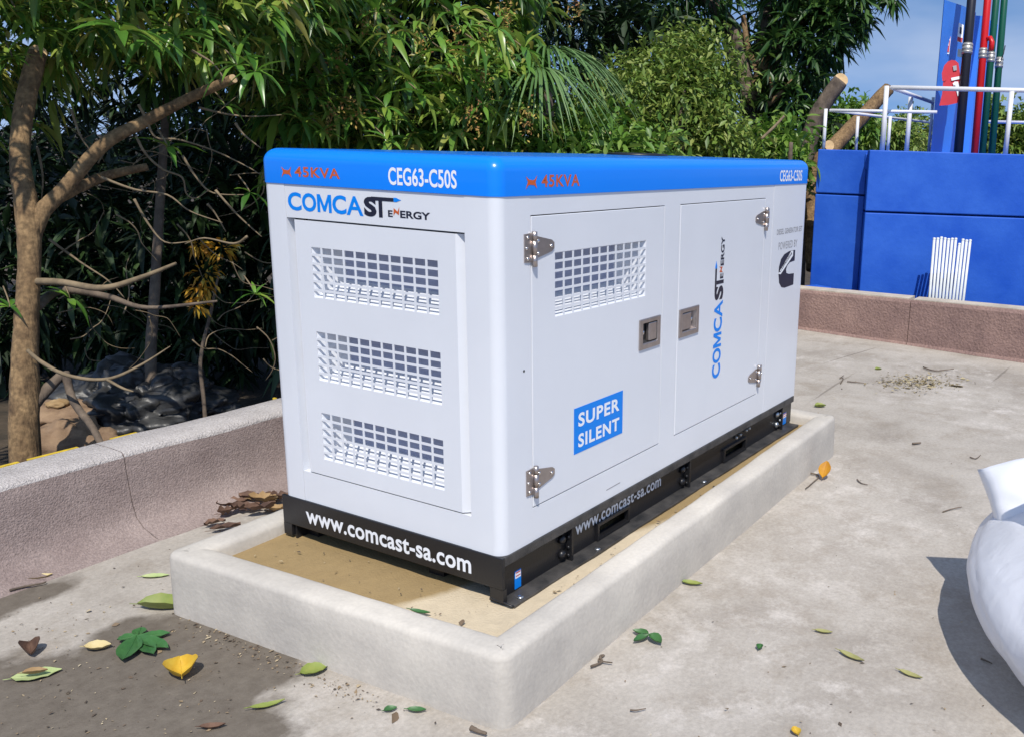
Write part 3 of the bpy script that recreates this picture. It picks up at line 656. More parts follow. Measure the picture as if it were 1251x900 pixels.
for x in (0.335, 1.115, 2.035):
    MB().box((x, 0.0, 0.1605), (x + .009, 0.0215, 0.2705)).build('gusset', M['black'], gen)
    shiny = x > 2
    for k, (dx, z) in enumerate(((-.030, .190), (-.030, .240))):
        MB().disc((x + dx, .0218, z), (0, -1, 0), .014, .016, 14, .5).build('bolt', M['galv'] if shiny else M['black'], gen, True)
    for z in (.178, .205, .240):
        MB().disc((x - .0002, .012, z), (-1, 0, 0), .006, .006, 10, .3).build('bolt', M['galv'] if shiny and z > .18 else M['black'], gen, True)
for x, z in ((1.56, .243), (1.60, .246), (1.66, .250), (1.69, .252)):
    MB().disc((x, .0218, z), (0, -1, 0), .0065, .014, 10, .3).build('terminal', M['clamp'], gen, True)
MB().tube(smooth_path([(0.014, -.03, .156), (.004, -.026, .158), (.0, .0, .165), (-.002, .03, .166), (.0, .045, .172)], k=4)[0], .0035, 6).build('ground_strap', M['black'], gen, True)
for x, y in ((0.055, -.018), (0.45, -.02), (1.2, -.02)):
    MB().disc((x, y, .160), (0, 0, 1), .010, .006, 12, .3).build('anchor_bolt', M['galv'], gen, True)
# plinth blocks under the end plate
for y in (0.30, 0.85): MB().box((0.05, y - .03, 0.149), (0.14, y + .03, 0.202)).build('support_block', M['black'], gen)

# stickers and lettering
def stick(u0, u1, v0, v1):
    s_ = slab('sticker', SIDE, (u0, u1, v0, v1), [], 0.0208, 0.0218, M['tblue'], gen, label='small blue rating sticker')
    slab('sticker_top', SIDE, (u0 + .002, u1 - .002, v1 - (v1 - v0) * .42, v1 - .003), [], 0.0200, 0.0207, M['twhite'], s_)
    for k in range(2): slab('sticker_stripe', SIDE, (u0 + .004, u1 - .004, v1 - .008 - k * .010, v1 - .005 - k * .010), [], 0.0196, 0.01995, M['tred'], s_)
stick(0.079, 0.108, 0.165, 0.222); stick(2.085, 2.135, 0.165, 0.222)
D = -0.0006
def bolt_icon(f, u0, u1, v0, v1, d, m, parent, mir=1):
    # two joined lightning triangles, like a stylised N
    pts = [(0, 0), (.18, .55), (.02, .95), (.28, .72), (.62, .66), (.80, .72), (1.0, 1.0), (.86, .5), (.98, .05), (.74, .30), (.36, .34), (.2, .28)]
    return plate('bolt_emblem', f, [(u0 + (u1 - u0) * a, v0 + (v1 - v0) * b) for a, b in pts], d - .0002, d + .0002, m, parent)
def brand(f, cv, parent, vertical=False):
    """COMCA in blue, letter by letter; cv maps (0..1 along, 0..1 up) to the face"""
    for ch, a0, a1 in (('C', 0, .187), ('O', .197, .390), ('C', .603, .785), ('A', .784, 1.0)):
        v_, fa = text_raw(ch, 0.03 if ch != 'A' else 0.02); v_ = (v_ - v_.min(0)) / (v_.max(0) - v_.min(0))
        mesh('lettering', [f(*cv(a0 + (a1 - a0) * x, y), 0.0) for x, y in v_], fa, M['tblue'], parent, recalc=False, label='blue brand letter ' + ch)
    mp_ = [(0, 0), (0, 1), (.22, 1), (.5, .36), (.78, 1), (1, 1), (1, 0), (.80, 0), (.80, .62), (.58, .06), (.42, .06), (.20, .62), (.20, 0)]
    P = [cv(.402 + .190 * x, .02 + .96 * y) for x, y in mp_]
    tri = [(0, 1, 11, 12), (1, 2, 11), (2, 3, 10, 11), (3, 9, 10), (3, 4, 8, 9), (4, 5, 8), (5, 6, 7, 8)]
    mesh('lettering', [f(*p, 0.0) for p in P], tri, M['tblue'], parent, recalc=False, label='blue brand letter M')
brand(lambda u, v, d: END(u, v, 0.0012 + D), lambda a, b: (0.800 - .315 * a, 1.2230 + .054 * b), gen)
lettering('lettering', 'S', END, 0.482, 0.433, 1.2235, 1.2785, 0.0012 + D, M['tnavy'], gen, 'dark brand lettering on the end header', 0.05)
plate('lettering', END, [(0.424, 1.2235), (0.410, 1.2235), (0.410, 1.2695), (0.424, 1.2695)], 0.0003, 0.0007, M['tnavy'], gen)
plate('lettering', END, [(0.452, 1.2695), (0.366, 1.2695), (0.366, 1.2795), (0.452, 1.2795)], 0.0002, 0.0006, M['tnavy'], gen)
plate('plug_emblem', END, [(0.3655, 1.2690), (0.3655, 1.2805), (0.355, 1.2805), (0.347, 1.2775), (0.337, 1.2748), (0.347, 1.2720), (0.355, 1.2690)], 0.0003, 0.0007, M['tblue'], gen)
lettering('lettering', 'E', END, 0.389, 0.371, 1.2270, 1.2455, 0.0012 + D, M['tnavy'], gen, None, 0.03)
plate('bolt_emblem', END, [(0.368, 1.231), (0.3665, 1.252), (0.352, 1.243), (0.3455, 1.256), (0.3475, 1.234), (0.361, 1.241)], 0.0003, 0.0007, M['torange'], gen)
lettering('lettering', 'ERGY', END, 0.343, 0.232, 1.2265, 1.2470, 0.0012 + D, M['tnavy'], gen, 'dark small lettering ENERGY on the end header', 0.03, 1.0)
DB = -0.0036
lettering('lettering', '45KVA', END, 0.757, 0.568, 1.3225, 1.3520, DB, M['torange'], gen, 'orange rating lettering on the blue band', 0.022, 1.12)
bolt_icon(END, 0.815, 0.771, 1.318, 1.351, DB, M['torange'], gen)
lettering('lettering', 'CEG63-C50S', END, 0.378, 0.131, 1.3150, 1.3635, DB, M['twhite'], gen, 'white model lettering on the blue band', 0.02, 1.02)
lettering('lettering', 'www.comcast-sa.com', END, 0.806, 0.112, 0.2250, 0.2740, -0.0046, M['twhite'], gen, 'white web address on the black end plate', 0.022, 1.03)
lettering('lettering', '45KVA', SIDE, 0.184, 0.364, 1.3215, 1.3550, DB, M['torange'], gen, 'orange rating lettering on the long side band', 0.022, 1.12)
bolt_icon(SIDE, 0.115, 0.164, 1.317, 1.353, DB, M['torange'], gen)
lettering('lettering', 'CEG63-C50S', SIDE, 1.845, 2.100, 1.3125, 1.3610, DB, M['twhite'], gen, 'white model lettering on the long side band', 0.02, 1.02)
lettering('lettering', 'www.comcast-sa.com', SIDE, 0.385, 0.930, 0.2215, 0.2600, 0.0216, M['twhite'], gen, 'white web address on the black skid', 0.02, 1.05)
# upright brand lettering on the second door
brand(lambda u, v, d: SIDE(u, v, D - .0002), lambda a, b: (1.345 - .072 * b, 0.558 + .308 * a), d2)
lettering('lettering', 'S', SIDE, 1.270, 1.345, 0.870, 0.925, D - .0002, M['tnavy'], d2, None, 0.05, vertical=True)
plate('lettering', SIDE, [(1.345, 0.932), (1.285, 0.932), (1.285, 0.946), (1.345, 0.946)], -.0009, -.0004, M['tnavy'], d2)
plate('lettering', SIDE, [(1.270, 0.905), (1.283, 0.905), (1.283, 0.994), (1.270, 0.994)], -.0011, -.0006, M['tnavy'], d2)
plate('plug_emblem', SIDE, [(1.269, 0.9945), (1.284, 0.9945), (1.284, 1.004), (1.280, 1.012), (1.2765, 1.024), (1.273, 1.012), (1.269, 1.004)], -.0009, -.0004, M['tblue'], d2)
lettering('lettering', 'E', SIDE, 1.312, 1.340, 0.952, 0.972, D - .0002, M['tnavy'], d2, None, 0.03, vertical=True)
plate('bolt_emblem', SIDE, [(1.334, 0.975), (1.306, 0.978), (1.318, 0.992), (1.302, 0.999), (1.331, 0.997), (1.322, 0.984)], -.0009, -.0004, M['torange'], d2)
lettering('lettering', 'ERGY', SIDE, 1.312, 1.342, 1.002, 1.114, D - .0002, M['tnavy'], d2, None, 0.03, vertical=True)
lettering('lettering', 'DIESEL GENERATOR SET', SIDE, 1.852, 2.146, 1.0850, 1.1090, D, M['tgrey'], gen, 'small grey lettering naming the set', 0.012, 1.05)
lettering('lettering', 'POWERED BY', SIDE, 1.878, 2.095, 1.0180, 1.0510, D, M['tgrey'], gen, 'thin grey lettering above the emblem', 0.0, 1.05)
CL = [(0.62, 1.0), (1.0, 1.0), (1.0, .70), (.68, .68), (.52, .60), (.46, .50), (.50, .40), (.66, .36), (1.0, .34), (1.0, .02), (.42, 0.0), (.22, .04), (.06, .18), (0, .40), (0, .62), (.10, .82), (.30, .94)]
ce = plate('engine_emblem', SIDE, [(1.895 + .180 * a_, .842 + .162 * b_) for a_, b_ in CL], D - .0002, D + .0002, M['tnavy'], gen, 'black C shaped engine emblem')
plate('emblem_band', SIDE, [(1.890, .913), (1.917, .908), (2.050, .980), (2.050, 1.002), (2.030, 1.003)], D - .0008, D - .0003, M['twhite'], ce)
tvv, tff = text_raw('Cummins', 0.02)
tvv = (tvv - tvv.min(0)) / (tvv.max(0) - tvv.min(0))
o_, ux_, uy_ = np.array([1.903, .913]), np.array([.135, .075]), np.array([-.010, .016])
mesh('emblem_script', [SIDE(*(o_ + ux_ * a_ + uy_ * b_), D - .0011) for a_, b_ in tvv], tff, M['tnavy'], ce, recalc=False)
ss = slab('sticker', SIDE, (0.3440, 0.6210, 0.5095, 0.6560), [], -0.0009, -0.0002, M['tblue'], d1, label='blue sticker with two lines of white lettering')
lettering('lettering', 'SUPER', SIDE, 0.366, 0.600, 0.5925, 0.6370, -0.0013, M['twhite'], ss, None, 0.03, 1.12)
lettering('lettering', 'SILENT', SIDE, 0.366, 0.600, 0.5260, 0.5700, -0.0013, M['twhite'], ss, None, 0.03, 1.12)

# ------------------------------------------------------------------ leaves: vectorised builder
def leaf_arrays(b, d, L, wd, droop, roll, stations=5, fold=0.35, wave=0.0):
    """N leaves -> verts, faces.  b base, d direction, droop bends the leaf to the ground"""
    N = len(b); ts = np.linspace(0, 1, stations)
    prof = {5: [.12, .85, 1.0, .62, .03], 4: [.15, 1.0, .8, .03], 3: [.2, 1.0, .03]}[stations]
    g = np.array([0, 0, -1.0])
    P = b[:, None, :] + d[:, None, :] * (L[:, None, None] * ts[None, :, None]) + g * (droop * L)[:, None, None] * (ts ** 2)[None, :, None]
    T = np.gradient(P, axis=1); T /= np.linalg.norm(T, axis=2, keepdims=True) + 1e-9
    up = np.broadcast_to(np.array([0, 0, 1.0]), T.shape)
    S = np.cross(T, up); S /= np.linalg.norm(S, axis=2, keepdims=True) + 1e-6
    Nn = np.cross(S, T)
    c, s = np.cos(roll)[:, None, None], np.sin(roll)[:, None, None]
    S2 = S * c + Nn * s; N2 = -S * s + Nn * c
    h = (wd[:, None] * np.array(prof)[None, :])[:, :, None]
    Lf = P - S2 * h + N2 * h * fold; Rt = P + S2 * h + N2 * h * fold
    V = np.stack([Lf, P, Rt], axis=2).reshape(N, stations * 3, 3)
    base = []
    for i in range(stations - 1):
        k = i * 3; base += [(k, k + 1, k + 4, k + 3), (k + 1, k + 2, k + 5, k + 4)]
    base = np.array(base); F = (base[None] + (np.arange(N) * stations * 3)[:, None, None]).reshape(-1, 4)
    return V.reshape(-1, 3), F
def fast_mesh(name, V, F, m, parent=None, smooth=True, kind=None):
    me = bpy.data.meshes.new(name)
    off = np.array(parent_origin(parent)); V = V - off
    me.vertices.add(len(V)); me.vertices.foreach_set('co', V.astype(np.float32).ravel())
    me.loops.add(F.size); me.loops.foreach_set('vertex_index', F.astype(np.int32).ravel())
    me.polygons.add(len(F)); me.polygons.foreach_set('loop_start', (np.arange(len(F)) * F.shape[1]).astype(np.int32))
    me.update(calc_edges=True)
    if smooth: me.shade_smooth()
    me.materials.append(m)
    o = bpy.data.objects.new(name, me); col.objects.link(o)
    if parent: o.parent = parent
    if kind: o['kind'] = kind
    return o
def unit(v): return v / (np.linalg.norm(v, axis=-1, keepdims=True) + 1e-9)
def whorls(cent, axis, n_leaf=9, L=0.2, jit=0.25, spread=0.9, droop=(.1, .55), wide=(.085, .115)):
    """mango-like rosettes at the twig tips"""
    N = len(cent)
    axis = unit(axis)
    t1 = unit(np.cross(axis, np.array([0.3, 0.5, 0.81]))); t2 = np.cross(axis, t1)
    k = np.arange(n_leaf)[None, :]; an = k * 2.4 + rng.uniform(0, 6.3, (N, 1)) + rng.normal(0, .2, (N, n_leaf))
    sp = spread * rng.uniform(.6, 1.15, (N, n_leaf))
    d = axis[:, None, :] * np.cos(sp)[..., None] * .9 + (t1[:, None, :] * np.cos(an)[..., None] + t2[:, None, :] * np.sin(an)[..., None]) * np.sin(sp)[..., None]
    d = unit(d).reshape(-1, 3)
    b = (cent[:, None, :] + rng.normal(0, .012, (N, n_leaf, 3))).reshape(-1, 3)
    Ls = L * rng.uniform(1 - jit, 1 + jit, N * n_leaf) * np.repeat(rng.uniform(.7, 1.2, N), n_leaf)
    return b, d, Ls, Ls * rng.uniform(*wide, N * n_leaf), rng.uniform(*droop, N * n_leaf), rng.normal(0, .45, N * n_leaf)
FWD = np.array([R[2][0], R[2][1], 0]); FWD /= np.linalg.norm(FWD); LAT = np.array([FWD[1], -FWD[0], 0])
def ell(c, r, n, shell=0.5):
    """n points in an ellipsoid with axes (lateral, depth, vertical), biased to its skin; returns points and outward axes"""
    u = unit(rng.normal(size=(n, 3))); rad = rng.uniform(shell ** 3, 1, n) ** (1 / 3)
    # clumpy skin
    lump = 1 + 0.22 * np.sin(u[:, 0] * 5 + c[0] * 3) * np.cos(u[:, 2] * 6 + c[1]) + 0.12 * np.sin(u[:, 1] * 11 + u[:, 2] * 9)
    q = u * (rad * lump)[:, None] * np.array(r)[None]
    p = np.array(c)[None] + q[:, :1] * LAT + q[:, 1:2] * FWD + q[:, 2:] * np.array([0, 0, 1.0])
    ax = unit(q / np.array(r)[None] ** 2); axw = ax[:, :1] * LAT + ax[:, 1:2] * FWD + ax[:, 2:] * np.array([0, 0, 1.0])
    return p, axw
def crown(name, parent, blobs, m, n_leaf=9, L=0.2, stations=4, spread=.95, up=0.25, fold=.35, droop=(.1, .55), wide=(.085, .115)):
    Vs = []; Fs = []; o = 0
    for c, r, n, sh in blobs:
        p, ax = ell(c, r, n, sh)
        ax = unit(ax + np.array([0, 0, up]) + rng.normal(0, .35, ax.shape))
        V, F = leaf_arrays(*whorls(p, ax, n_leaf, L, .28, spread, droop, wide), stations=stations, fold=fold)
        Vs.append(V); Fs.append(F + o); o += len(V)
    return fast_mesh(name, np.vstack(Vs), np.vstack(Fs), m, parent, kind='stuff')
# large single leaves that can be picked apart: shared meshes, one object for each leaf
LEAFM = []
for dr, rl in ((.35, .1), (.55, -.25), (.75, .3), (.95, -.12)):
    V, F = leaf_arrays(np.zeros((1, 3)), np.array([[1.0, 0, 0]]), np.array([1.0]), np.array([.115]), np.array([dr]), np.array([rl]), 5)
    me = bpy.data.meshes.new('leaf'); me.from_pydata(V.tolist(), [], F.tolist()); me.shade_smooth(); LEAFM.append(me)
def leaf_mats(base):
    out = []
    for i, c in enumerate(base): out.append(mat('sprig_leaf_%d' % i, c, 0.32, transl=0.28, spec=.6, var=.12, vscale=9))
    return out
SPM = leaf_mats([(0.05, 0.14, 0.022), (0.09, 0.22, 0.03), (0.15, 0.3, 0.04), (0.24, 0.35, 0.055)])
LM = {}
for i, me in enumerate(LEAFM):
    for j, sm in enumerate(SPM):
        k = me.copy(); k.materials.append(sm); LM[(i, j)] = k
def sprig(parent, u, v, depth, axis, n, L, spread=1.1, tone=None):
    """one rosette of large leaves as single leaf objects on a short twig"""
    c = W(u, v, depth); off = np.array(parent_origin(parent))
    b, d, Ls, wd, dr, ro = whorls(np.array([c]), np.array([axis], float) + np.array([[0, 0, .55]]), n, L * .78, .2, spread * 1.1)
    for i in range(n):
        X = d[i]; Y = np.cross([0, 0, 1.0], X); Y /= np.linalg.norm(Y) + 1e-6; Z = np.cross(X, Y)
        kk = random.randrange(4)
        o = bpy.data.objects.new('leaf', LM[(kk, random.choice(tone or (0, 1, 1, 2, 2, 3)))]); col.objects.link(o); o.parent = parent
        # droop follows gravity: leaves pointing down are straighter
        s_ = Ls[i]
        mt = Matrix(((X[0], Y[0], Z[0]), (X[1], Y[1], Z[1]), (X[2], Y[2], Z[2]))).to_4x4()
        o.matrix_local = Matrix.Translation(Vector(c - off)) @ mt @ Matrix.Diagonal((s_, s_ * random.uniform(.9, 1.2), s_, 1))
    tw, _ = smooth_path([c, c + np.array([.02, .05, .03]), c + np.array([.05, .14, .07])], k=3)
    MB().tube(tw, [.0035] * len(tw), 5).build('twig', M['twig'], parent, True)

def limb(name, pts, rad, parent, m, n=10, jit=.10, k=6):
    pa, ra = smooth_path(pts, rad, k)
    return MB().tube(pa, ra, n, True, jit).build(name, m, parent, True)
def cut_face(name, p, direction, r, parent):
    direction = np.array(direction, float); direction /= np.linalg.norm(direction)
    return MB().disc(np.array(p) - direction * .002, direction, r, .006, 14).build(name, M['cutwood'], parent)

# ------------------------------------------------------------------ left mango tree with the lit trunk
GZ = -0.66
d0 = 4.05
t1 = empty('mango_tree', (*W(32, 560, d0)[:2], GZ), 'mango tree with a bare sunlit trunk at the left edge behind the parapet', 'tree')
base = W(32, 640, d0); base[2] = GZ - .05
limb('trunk', [base, W(31, 560, d0), W(30, 470, d0), W(32, 400, d0), W(36, 320, d0), W(34, 262, d0), W(24, 190, d0 + .05), W(32, 120, d0 + .1), W(46, 66, d0 + .15)],
     [.070, .061, .055, .047, .043, .049, .039, .040, .038], t1, M['bark'], 16, .07)
cut_face('cut_end', W(46, 65, d0 + .15), W(46, 40, d0 - .1) - W(46, 80, d0 + .2), .036, t1)
limb('limb', [W(36, 290, d0), W(52, 258, d0 + .02), W(78, 232, d0 + .05), W(125, 178, d0 + .1), W(180, 147, d0 + .15), W(240, 116, d0 + .1), W(284, 97, d0)], [.045, .036, .032, .029, .026, .022, .020], t1, M['bark'], 12, .08)
cut_face('cut_end', W(285, 96.5, d0), W(300, 88, d0 - .05) - W(240, 116, d0 + .1), .0185, t1)
limb('limb', [W(60, 248, d0 + .04), W(95, 230, d0 + .15), W(130, 215, d0 + .25), W(180, 204, d0 + .3)], [.027, .024, .022, .017], t1, M['bark'], 10, .08)
limb('limb', [W(44, 344, d0), W(75, 345, d0 - .05), W(125, 352, d0 - .1), W(170, 340, d0), W(215, 322, d0 + .15)], [.017, .015, .0135, .011, .007], t1, M['twig'], 9, .06)
limb('limb', [W(45, 375, d0 + .05), W(75, 355, d0 + .2), W(130, 362, d0 + .25), W(180, 376, d0 + .2), W(265, 368, d0 + .1)], [.022, .018, .015, .010, .005], t1, M['bark2'], 9, .06)
limb('limb', [W(34, 428, d0 - .07), W(52, 443, d0 - .1), W(85, 459, d0 - .12), W(130, 463, d0 - .1), W(170, 447, d0 - .05), W(208, 423, d0)], [.008, .009, .0085, .0075, .006, .002], t1, M['twig'], 7, .06)
limb('limb', [W(130, 463, d0 - .1), W(150, 474, d0 - .1), W(163, 478, d0 - .1)], [.007, .006, .003], t1, M['twig'], 6)
limb('limb', [W(80, 455, d0 + .1), W(90, 490, d0 + .05), W(112, 520, d0 - .05), W(125, 545, d0 - .1)], [.018, .017, .015, .013], t1, M['bark2'], 8)
limb('limb', [W(35, 500, d0), W(55, 478, d0 + .05), W(78, 455, d0 + .1)], [.030, .026, .018], t1, M['bark2'], 9)
# thin bare twigs that catch the light
twigs = [[(170, 165), (178, 190), (200, 205), (222, 216), (228, 235), (240, 245), (252, 232)], [(128, 218), (160, 228), (205, 240), (232, 256), (270, 275)], [(163, 240), (178, 275), (200, 292), (228, 296)],
         [(173, 125), (176, 145), (195, 165), (215, 172), (260, 182), (300, 200), (318, 212)], [(225, 188), (240, 215), (262, 234), (300, 238)], [(262, 234), (290, 262), (322, 290)],
         [(240, 128), (275, 140), (305, 142), (345, 142)], [(285, 150), (300, 165), (318, 182)], [(248, 245), (262, 262), (275, 285)], [(60, 290), (95, 318), (130, 345), (156, 360)], [(88, 130), (100, 165), (118, 195)], [(305, 295), (285, 300), (250, 292), (225, 300)], [(232, 60), (262, 78), (275, 98)], [(45, 180), (52, 210), (50, 240)]]
for tw in twigs:
    dd = d0 + random.uniform(-.15, .25)
    limb('twig', [W(u + random.gauss(0, 2.5), v + random.gauss(0, 2.5), dd + .03 * i) for i, (u, v) in enumerate(tw)], [.0062 - .0042 * i / (len(tw) - 1) for i in range(len(tw))], t1, M['twig'], 6, .25, 5)
for _ in range(46):
    u, v = random.uniform(50, 335), random.uniform(140, 440); an_ = random.uniform(-.9, 1.1); pts_ = [(u, v)]
    for k_ in range(5):
        an_ += random.gauss(0, .35); u += 15 * math.cos(an_) * random.uniform(.7, 1.4); v += 15 * math.sin(an_); pts_.append((u, v))
    dd = random.uniform(4.0, 5.4); r0 = random.uniform(.0022, .0042)
    limb('twig', [W(a_, b_, dd + .03 * i) for i, (a_, b_) in enumerate(pts_)], [r0 * (1 - .12 * i) for i in range(len(pts_))], t1, M['twig'], 5, .2, 3)
# crown, mostly above the frame, overhanging towards the terrace; unseen blobs added for shade
crown('crown', t1, [(W(120, -75, 4.7), (1.5, 1.0, .62), 420, .25), (W(-120, 10, 4.4), (.7, .9, .60), 200, .2), (W(300, -40, 5.0), (.65, .7, .48), 150, .25),
                    (W(30, 40, 4.5), (.5, .5, .24), 60, .2), (W(200, 25, 4.7), (.55, .6, .26), 80, .2), (W(60, -330, 4.6), (1.8, 1.5, .6), 620, .3), (W(60, -220, 5.7), (1.5, .8, .5), 420, .3), (W(-20, -130, 3.5), (.9, .5, .30), 170, .2)], M['mango'], 10, .125, 5, 1.2, 1.3, .35, (.45, 1.0), (.1, .135))
SP = [(146, 38, 3.55, (0, -.3, .35), 12, .22), (312, 88, 3.9, (-.1, -.2, -.3), 11, .19), (290, 80, 3.95, (-.3, -.2, -.2), 8, .17), (216, 45, 3.9, (-.2, -.2, .0), 10, .19), (180, 50, 3.8, (0, -.2, -.3), 8, .17), (250, 20, 4.0, (0, -.2, -.2), 9, .18),
      (98, 12, 3.9, (0, -.2, -.2), 9, .18), (52, 40, 3.95, (-.2, -.2, -.1), 9, .17), (15, 70, 4.0, (-.2, -.2, 0), 9, .17), (20, 15, 3.9, (-.1, -.3, .1), 9, .18),
      (205, 180, 4.0, (.1, -.2, .3), 8, .14), (312, 360, 4.3, (0, -.3, .3), 8, .12), (85, 365, 4.2, (.2, -.3, -.1), 6, .13), (12, 375, 4.0, (-.2, -.2, .1), 6, .14), (305, 235, 4.2, (0, -.2, -.5), 6, .14), (325, 20, 4.2, (0, -.2, -.2), 9, .18), (275, 130, 4.1, (.2, -.2, .1), 5, .13)]
for u, v, dd, ax, n_, L_ in SP: sprig(t1, u, v, dd, ax, n_, L_)

# ------------------------------------------------------------------ middle mango tree in full sun
t2 = empty('mango_tree', (*W(480, 184, 6.6)[:2], GZ), 'flowering mango tree with drooping leaf rosettes behind the blue roof band', 'tree')
b2 = W(490, 300, 6.8); b2[2] = GZ - .05
limb('trunk', [b2, W(488, 260, 6.8), W(480, 150, 6.8), W(470, 60, 6.7), W(500, -60, 6.7)], [.11, .10, .09, .07, .05], t2, M['bark2'], 12)
limb('limb', [W(480, 150, 6.8), W(540, 100, 6.6), W(600, 40, 6.4)], [.05, .04, .02], t2, M['bark2'], 9)
limb('limb', [W(480, 160, 6.8), W(420, 110, 6.5), W(380, 40, 6.3)], [.05, .035, .02], t2, M['bark2'], 9)
crown('crown', t2, [(W(470, 40, 6.3), (1.0, .75, .95), 260, .55), (W(570, 40, 6.3), (.62, .6, .9), 150, .55), (W(540, -150, 7.0), (1.2, .7, .7), 120, .5), (W(385, 60, 6.0), (.5, .6, .85), 80, .5),
                    (W(470, 150, 5.85), (.85, .35, .42), 100, .4), (W(600, 135, 5.9), (.35, .3, .45), 40, .4), (W(380, 150, 5.7), (.4, .3, .4), 36, .4)], M['mango'], 10, .15, 5, 1.2, 1.2, .35, (.45, 1.0), (.1, .135))
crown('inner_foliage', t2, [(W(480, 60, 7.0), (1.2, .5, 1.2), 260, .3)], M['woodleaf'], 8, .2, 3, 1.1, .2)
for u, v, ax in [(500, 100, (0, -.4, -.2)), (538, 112, (.1, -.4, -.2)), (472, 150, (-.2, -.4, .1)), (430, 95, (-.2, -.4, -.3)), (462, 15, (-.1, -.4, -.3)), (605, 45, (.1, -.4, -.2)), (570, 88, (0, -.4, -.4)), (640, 60, (.1, -.4, -.3)), (400, 60, (-.2, -.4, -.3)), (380, 110, (-.2, -.3, -.2)), (590, 130, (0, -.4, -.4)), (555, 20, (0, -.4, -.1)), (355, 105, (-.1, -.3, -.2)), (345, 30, (-.1, -.3, -.1))]:
    sprig(t2, u, v, 5.35, ax, 9, .2)
for k_ in range(20):
    sprig(t2, random.uniform(350, 640), random.uniform(10, 182), random.uniform(5.15, 5.5), (random.uniform(-.3, .3), -.5, random.uniform(-.3, .3)), 8, random.uniform(.15, .2), 1.1, (1, 2, 2, 3, 3))
def panicle(parent, u, v, dd, s):
    n = 70; c = W(u, v, dd)
    p = c + rng.normal(0, 1, (n, 3)) * np.array([s * .5, s * .5, s])
    d = unit(rng.normal(size=(n, 3))); Ls = np.full(n, s * .45)
    V, F = leaf_arrays(p, d, Ls, Ls * .22, np.full(n, .1), rng.normal(0, 1, n), 3)
    fast_mesh('flower_panicle', V, F, M['flower'], parent, kind='stuff')
for u, v, s in [(478, 46, .06), (512, 50, .05), (415, 75, .05), (405, 145, .05), (700, 8, .05), (585, 60, .05), (428, 135, .06), (448, 30, .05), (560, 62, .06), (612, 28, .06), (592, 98, .05), (578, 150, .06), (645, 150, .05), (620, 15, .05), (515, 40, .04)]: panicle(t2, u, v, 5.3, s)

# ------------------------------------------------------------------ palm
tp = empty('fan_palm', (*W(660, 190, 7.0)[:2], GZ), 'fan palm with long drooping split fronds', 'palm tree')
bp_ = W(668, 260, 7.2); bp_[2] = GZ - .05
limb('trunk', [bp_, W(668, 240, 7.2), W(664, 140, 7.2), W(658, 70, 7.1)], [.10, .09, .085, .07], tp, M['bark2'], 12)
def fan(hub, dirs, L, wd, droop, name='frond'):
    n = len(dirs); d = unit(np.array(dirs)); Ls = L * rng.uniform(.85, 1.1, n)
    ts = 7; tt = np.linspace(0, 1, ts); g_ = np.array([0, 0, -1.0])
    P = hub + d[:, None] * (Ls[:, None] * (1 - .25 * 0))[:, :, None] * tt[None, :, None] + g_ * (droop * Ls)[:, None, None] * (tt ** 2)[None, :, None]
    T = unit(np.gradient(P, axis=1)); S = unit(np.cross(T, np.array([0, 0, 1.0]) + 0.001)); h = wd * np.array([.5, 1, 1, .9, .7, .45, .05])[None, :, None]
    up = np.cross(S, T)
    V = np.stack([P - S * h + up * h * .5, P, P + S * h + up * h * .5], 2).reshape(-1, 3)
    bsq = []
    for i in range(ts - 1):
        k = i * 3; bsq += [(k, k + 1, k + 4, k + 3), (k + 1, k + 2, k + 5, k + 4)]
    F = (np.array(bsq)[None] + (np.arange(n) * ts * 3)[:, None, None]).reshape(-1, 4)
    return fast_mesh(name, V, F, M['palm'], tp)
def fan_dirs(out, n, half, up=0.0):
    o = unit(np.array(out, float)); s_ = unit(np.cross(o, [0, 0, 1.0])); r = []
    for i in range(n):
        a_ = -half + 2 * half * i / (n - 1) + random.gauss(0, .03)
        r.append(o * math.cos(a_) + s_ * math.sin(a_) + np.array([0, 0, up + random.gauss(0, .06)]))
    return r
hub = W(660, 85, 6.0)
fan(hub, fan_dirs(-FWD, 52, 1.75, .12), .60, .0085, np.full(52, 0.85) * rng.uniform(.8, 1.15, 52))
fan(W(655, 70, 6.3), fan_dirs(-LAT * .8 + -FWD * .3, 34, 1.2, .15), .62, .009, np.full(34, .65))
fan(W(668, 62, 6.3), fan_dirs(LAT * .8 + -FWD * .35, 34, 1.2, .2), .62, .009, np.full(34, .7))
fan(W(650, 60, 6.5), fan_dirs(np.array([0, 0, 1.0]) - FWD * .2, 26, .5, .5), .6, .011, np.full(26, .12))
fan(W(640, 40, 6.6), fan_dirs(-LAT + FWD * .2, 26, 1.0, .5), .65, .011, np.full(26, .5))
fan(W(690, 60, 6.6), fan_dirs(LAT * 1 - FWD * .5, 30, 1.1, -.1), .6, .009, np.full(30, .8))
limb('leaf_stalk', [W(658, 85, 6.0), W(656, 40, 6.5), W(655, 0, 6.8)], [.012, .014, .018], tp, M['palm'], 7)
dryv = MB()
c_ = W(742, 160, 6.6)
for i in range(16):
    e_ = c_ + LAT * random.uniform(-.12, .10) + np.array([0, 0, -random.uniform(.12, .3)]) - FWD * random.uniform(0, .06)
    dryv.tube([c_ + LAT * random.gauss(0, .02), (c_ + e_) / 2 + LAT * random.gauss(0, .02), e_], [.008, .010, .003], 5)
dryv.build('dry_frond', M['drypalm'], tp, True, label='dry pale hanging frond')

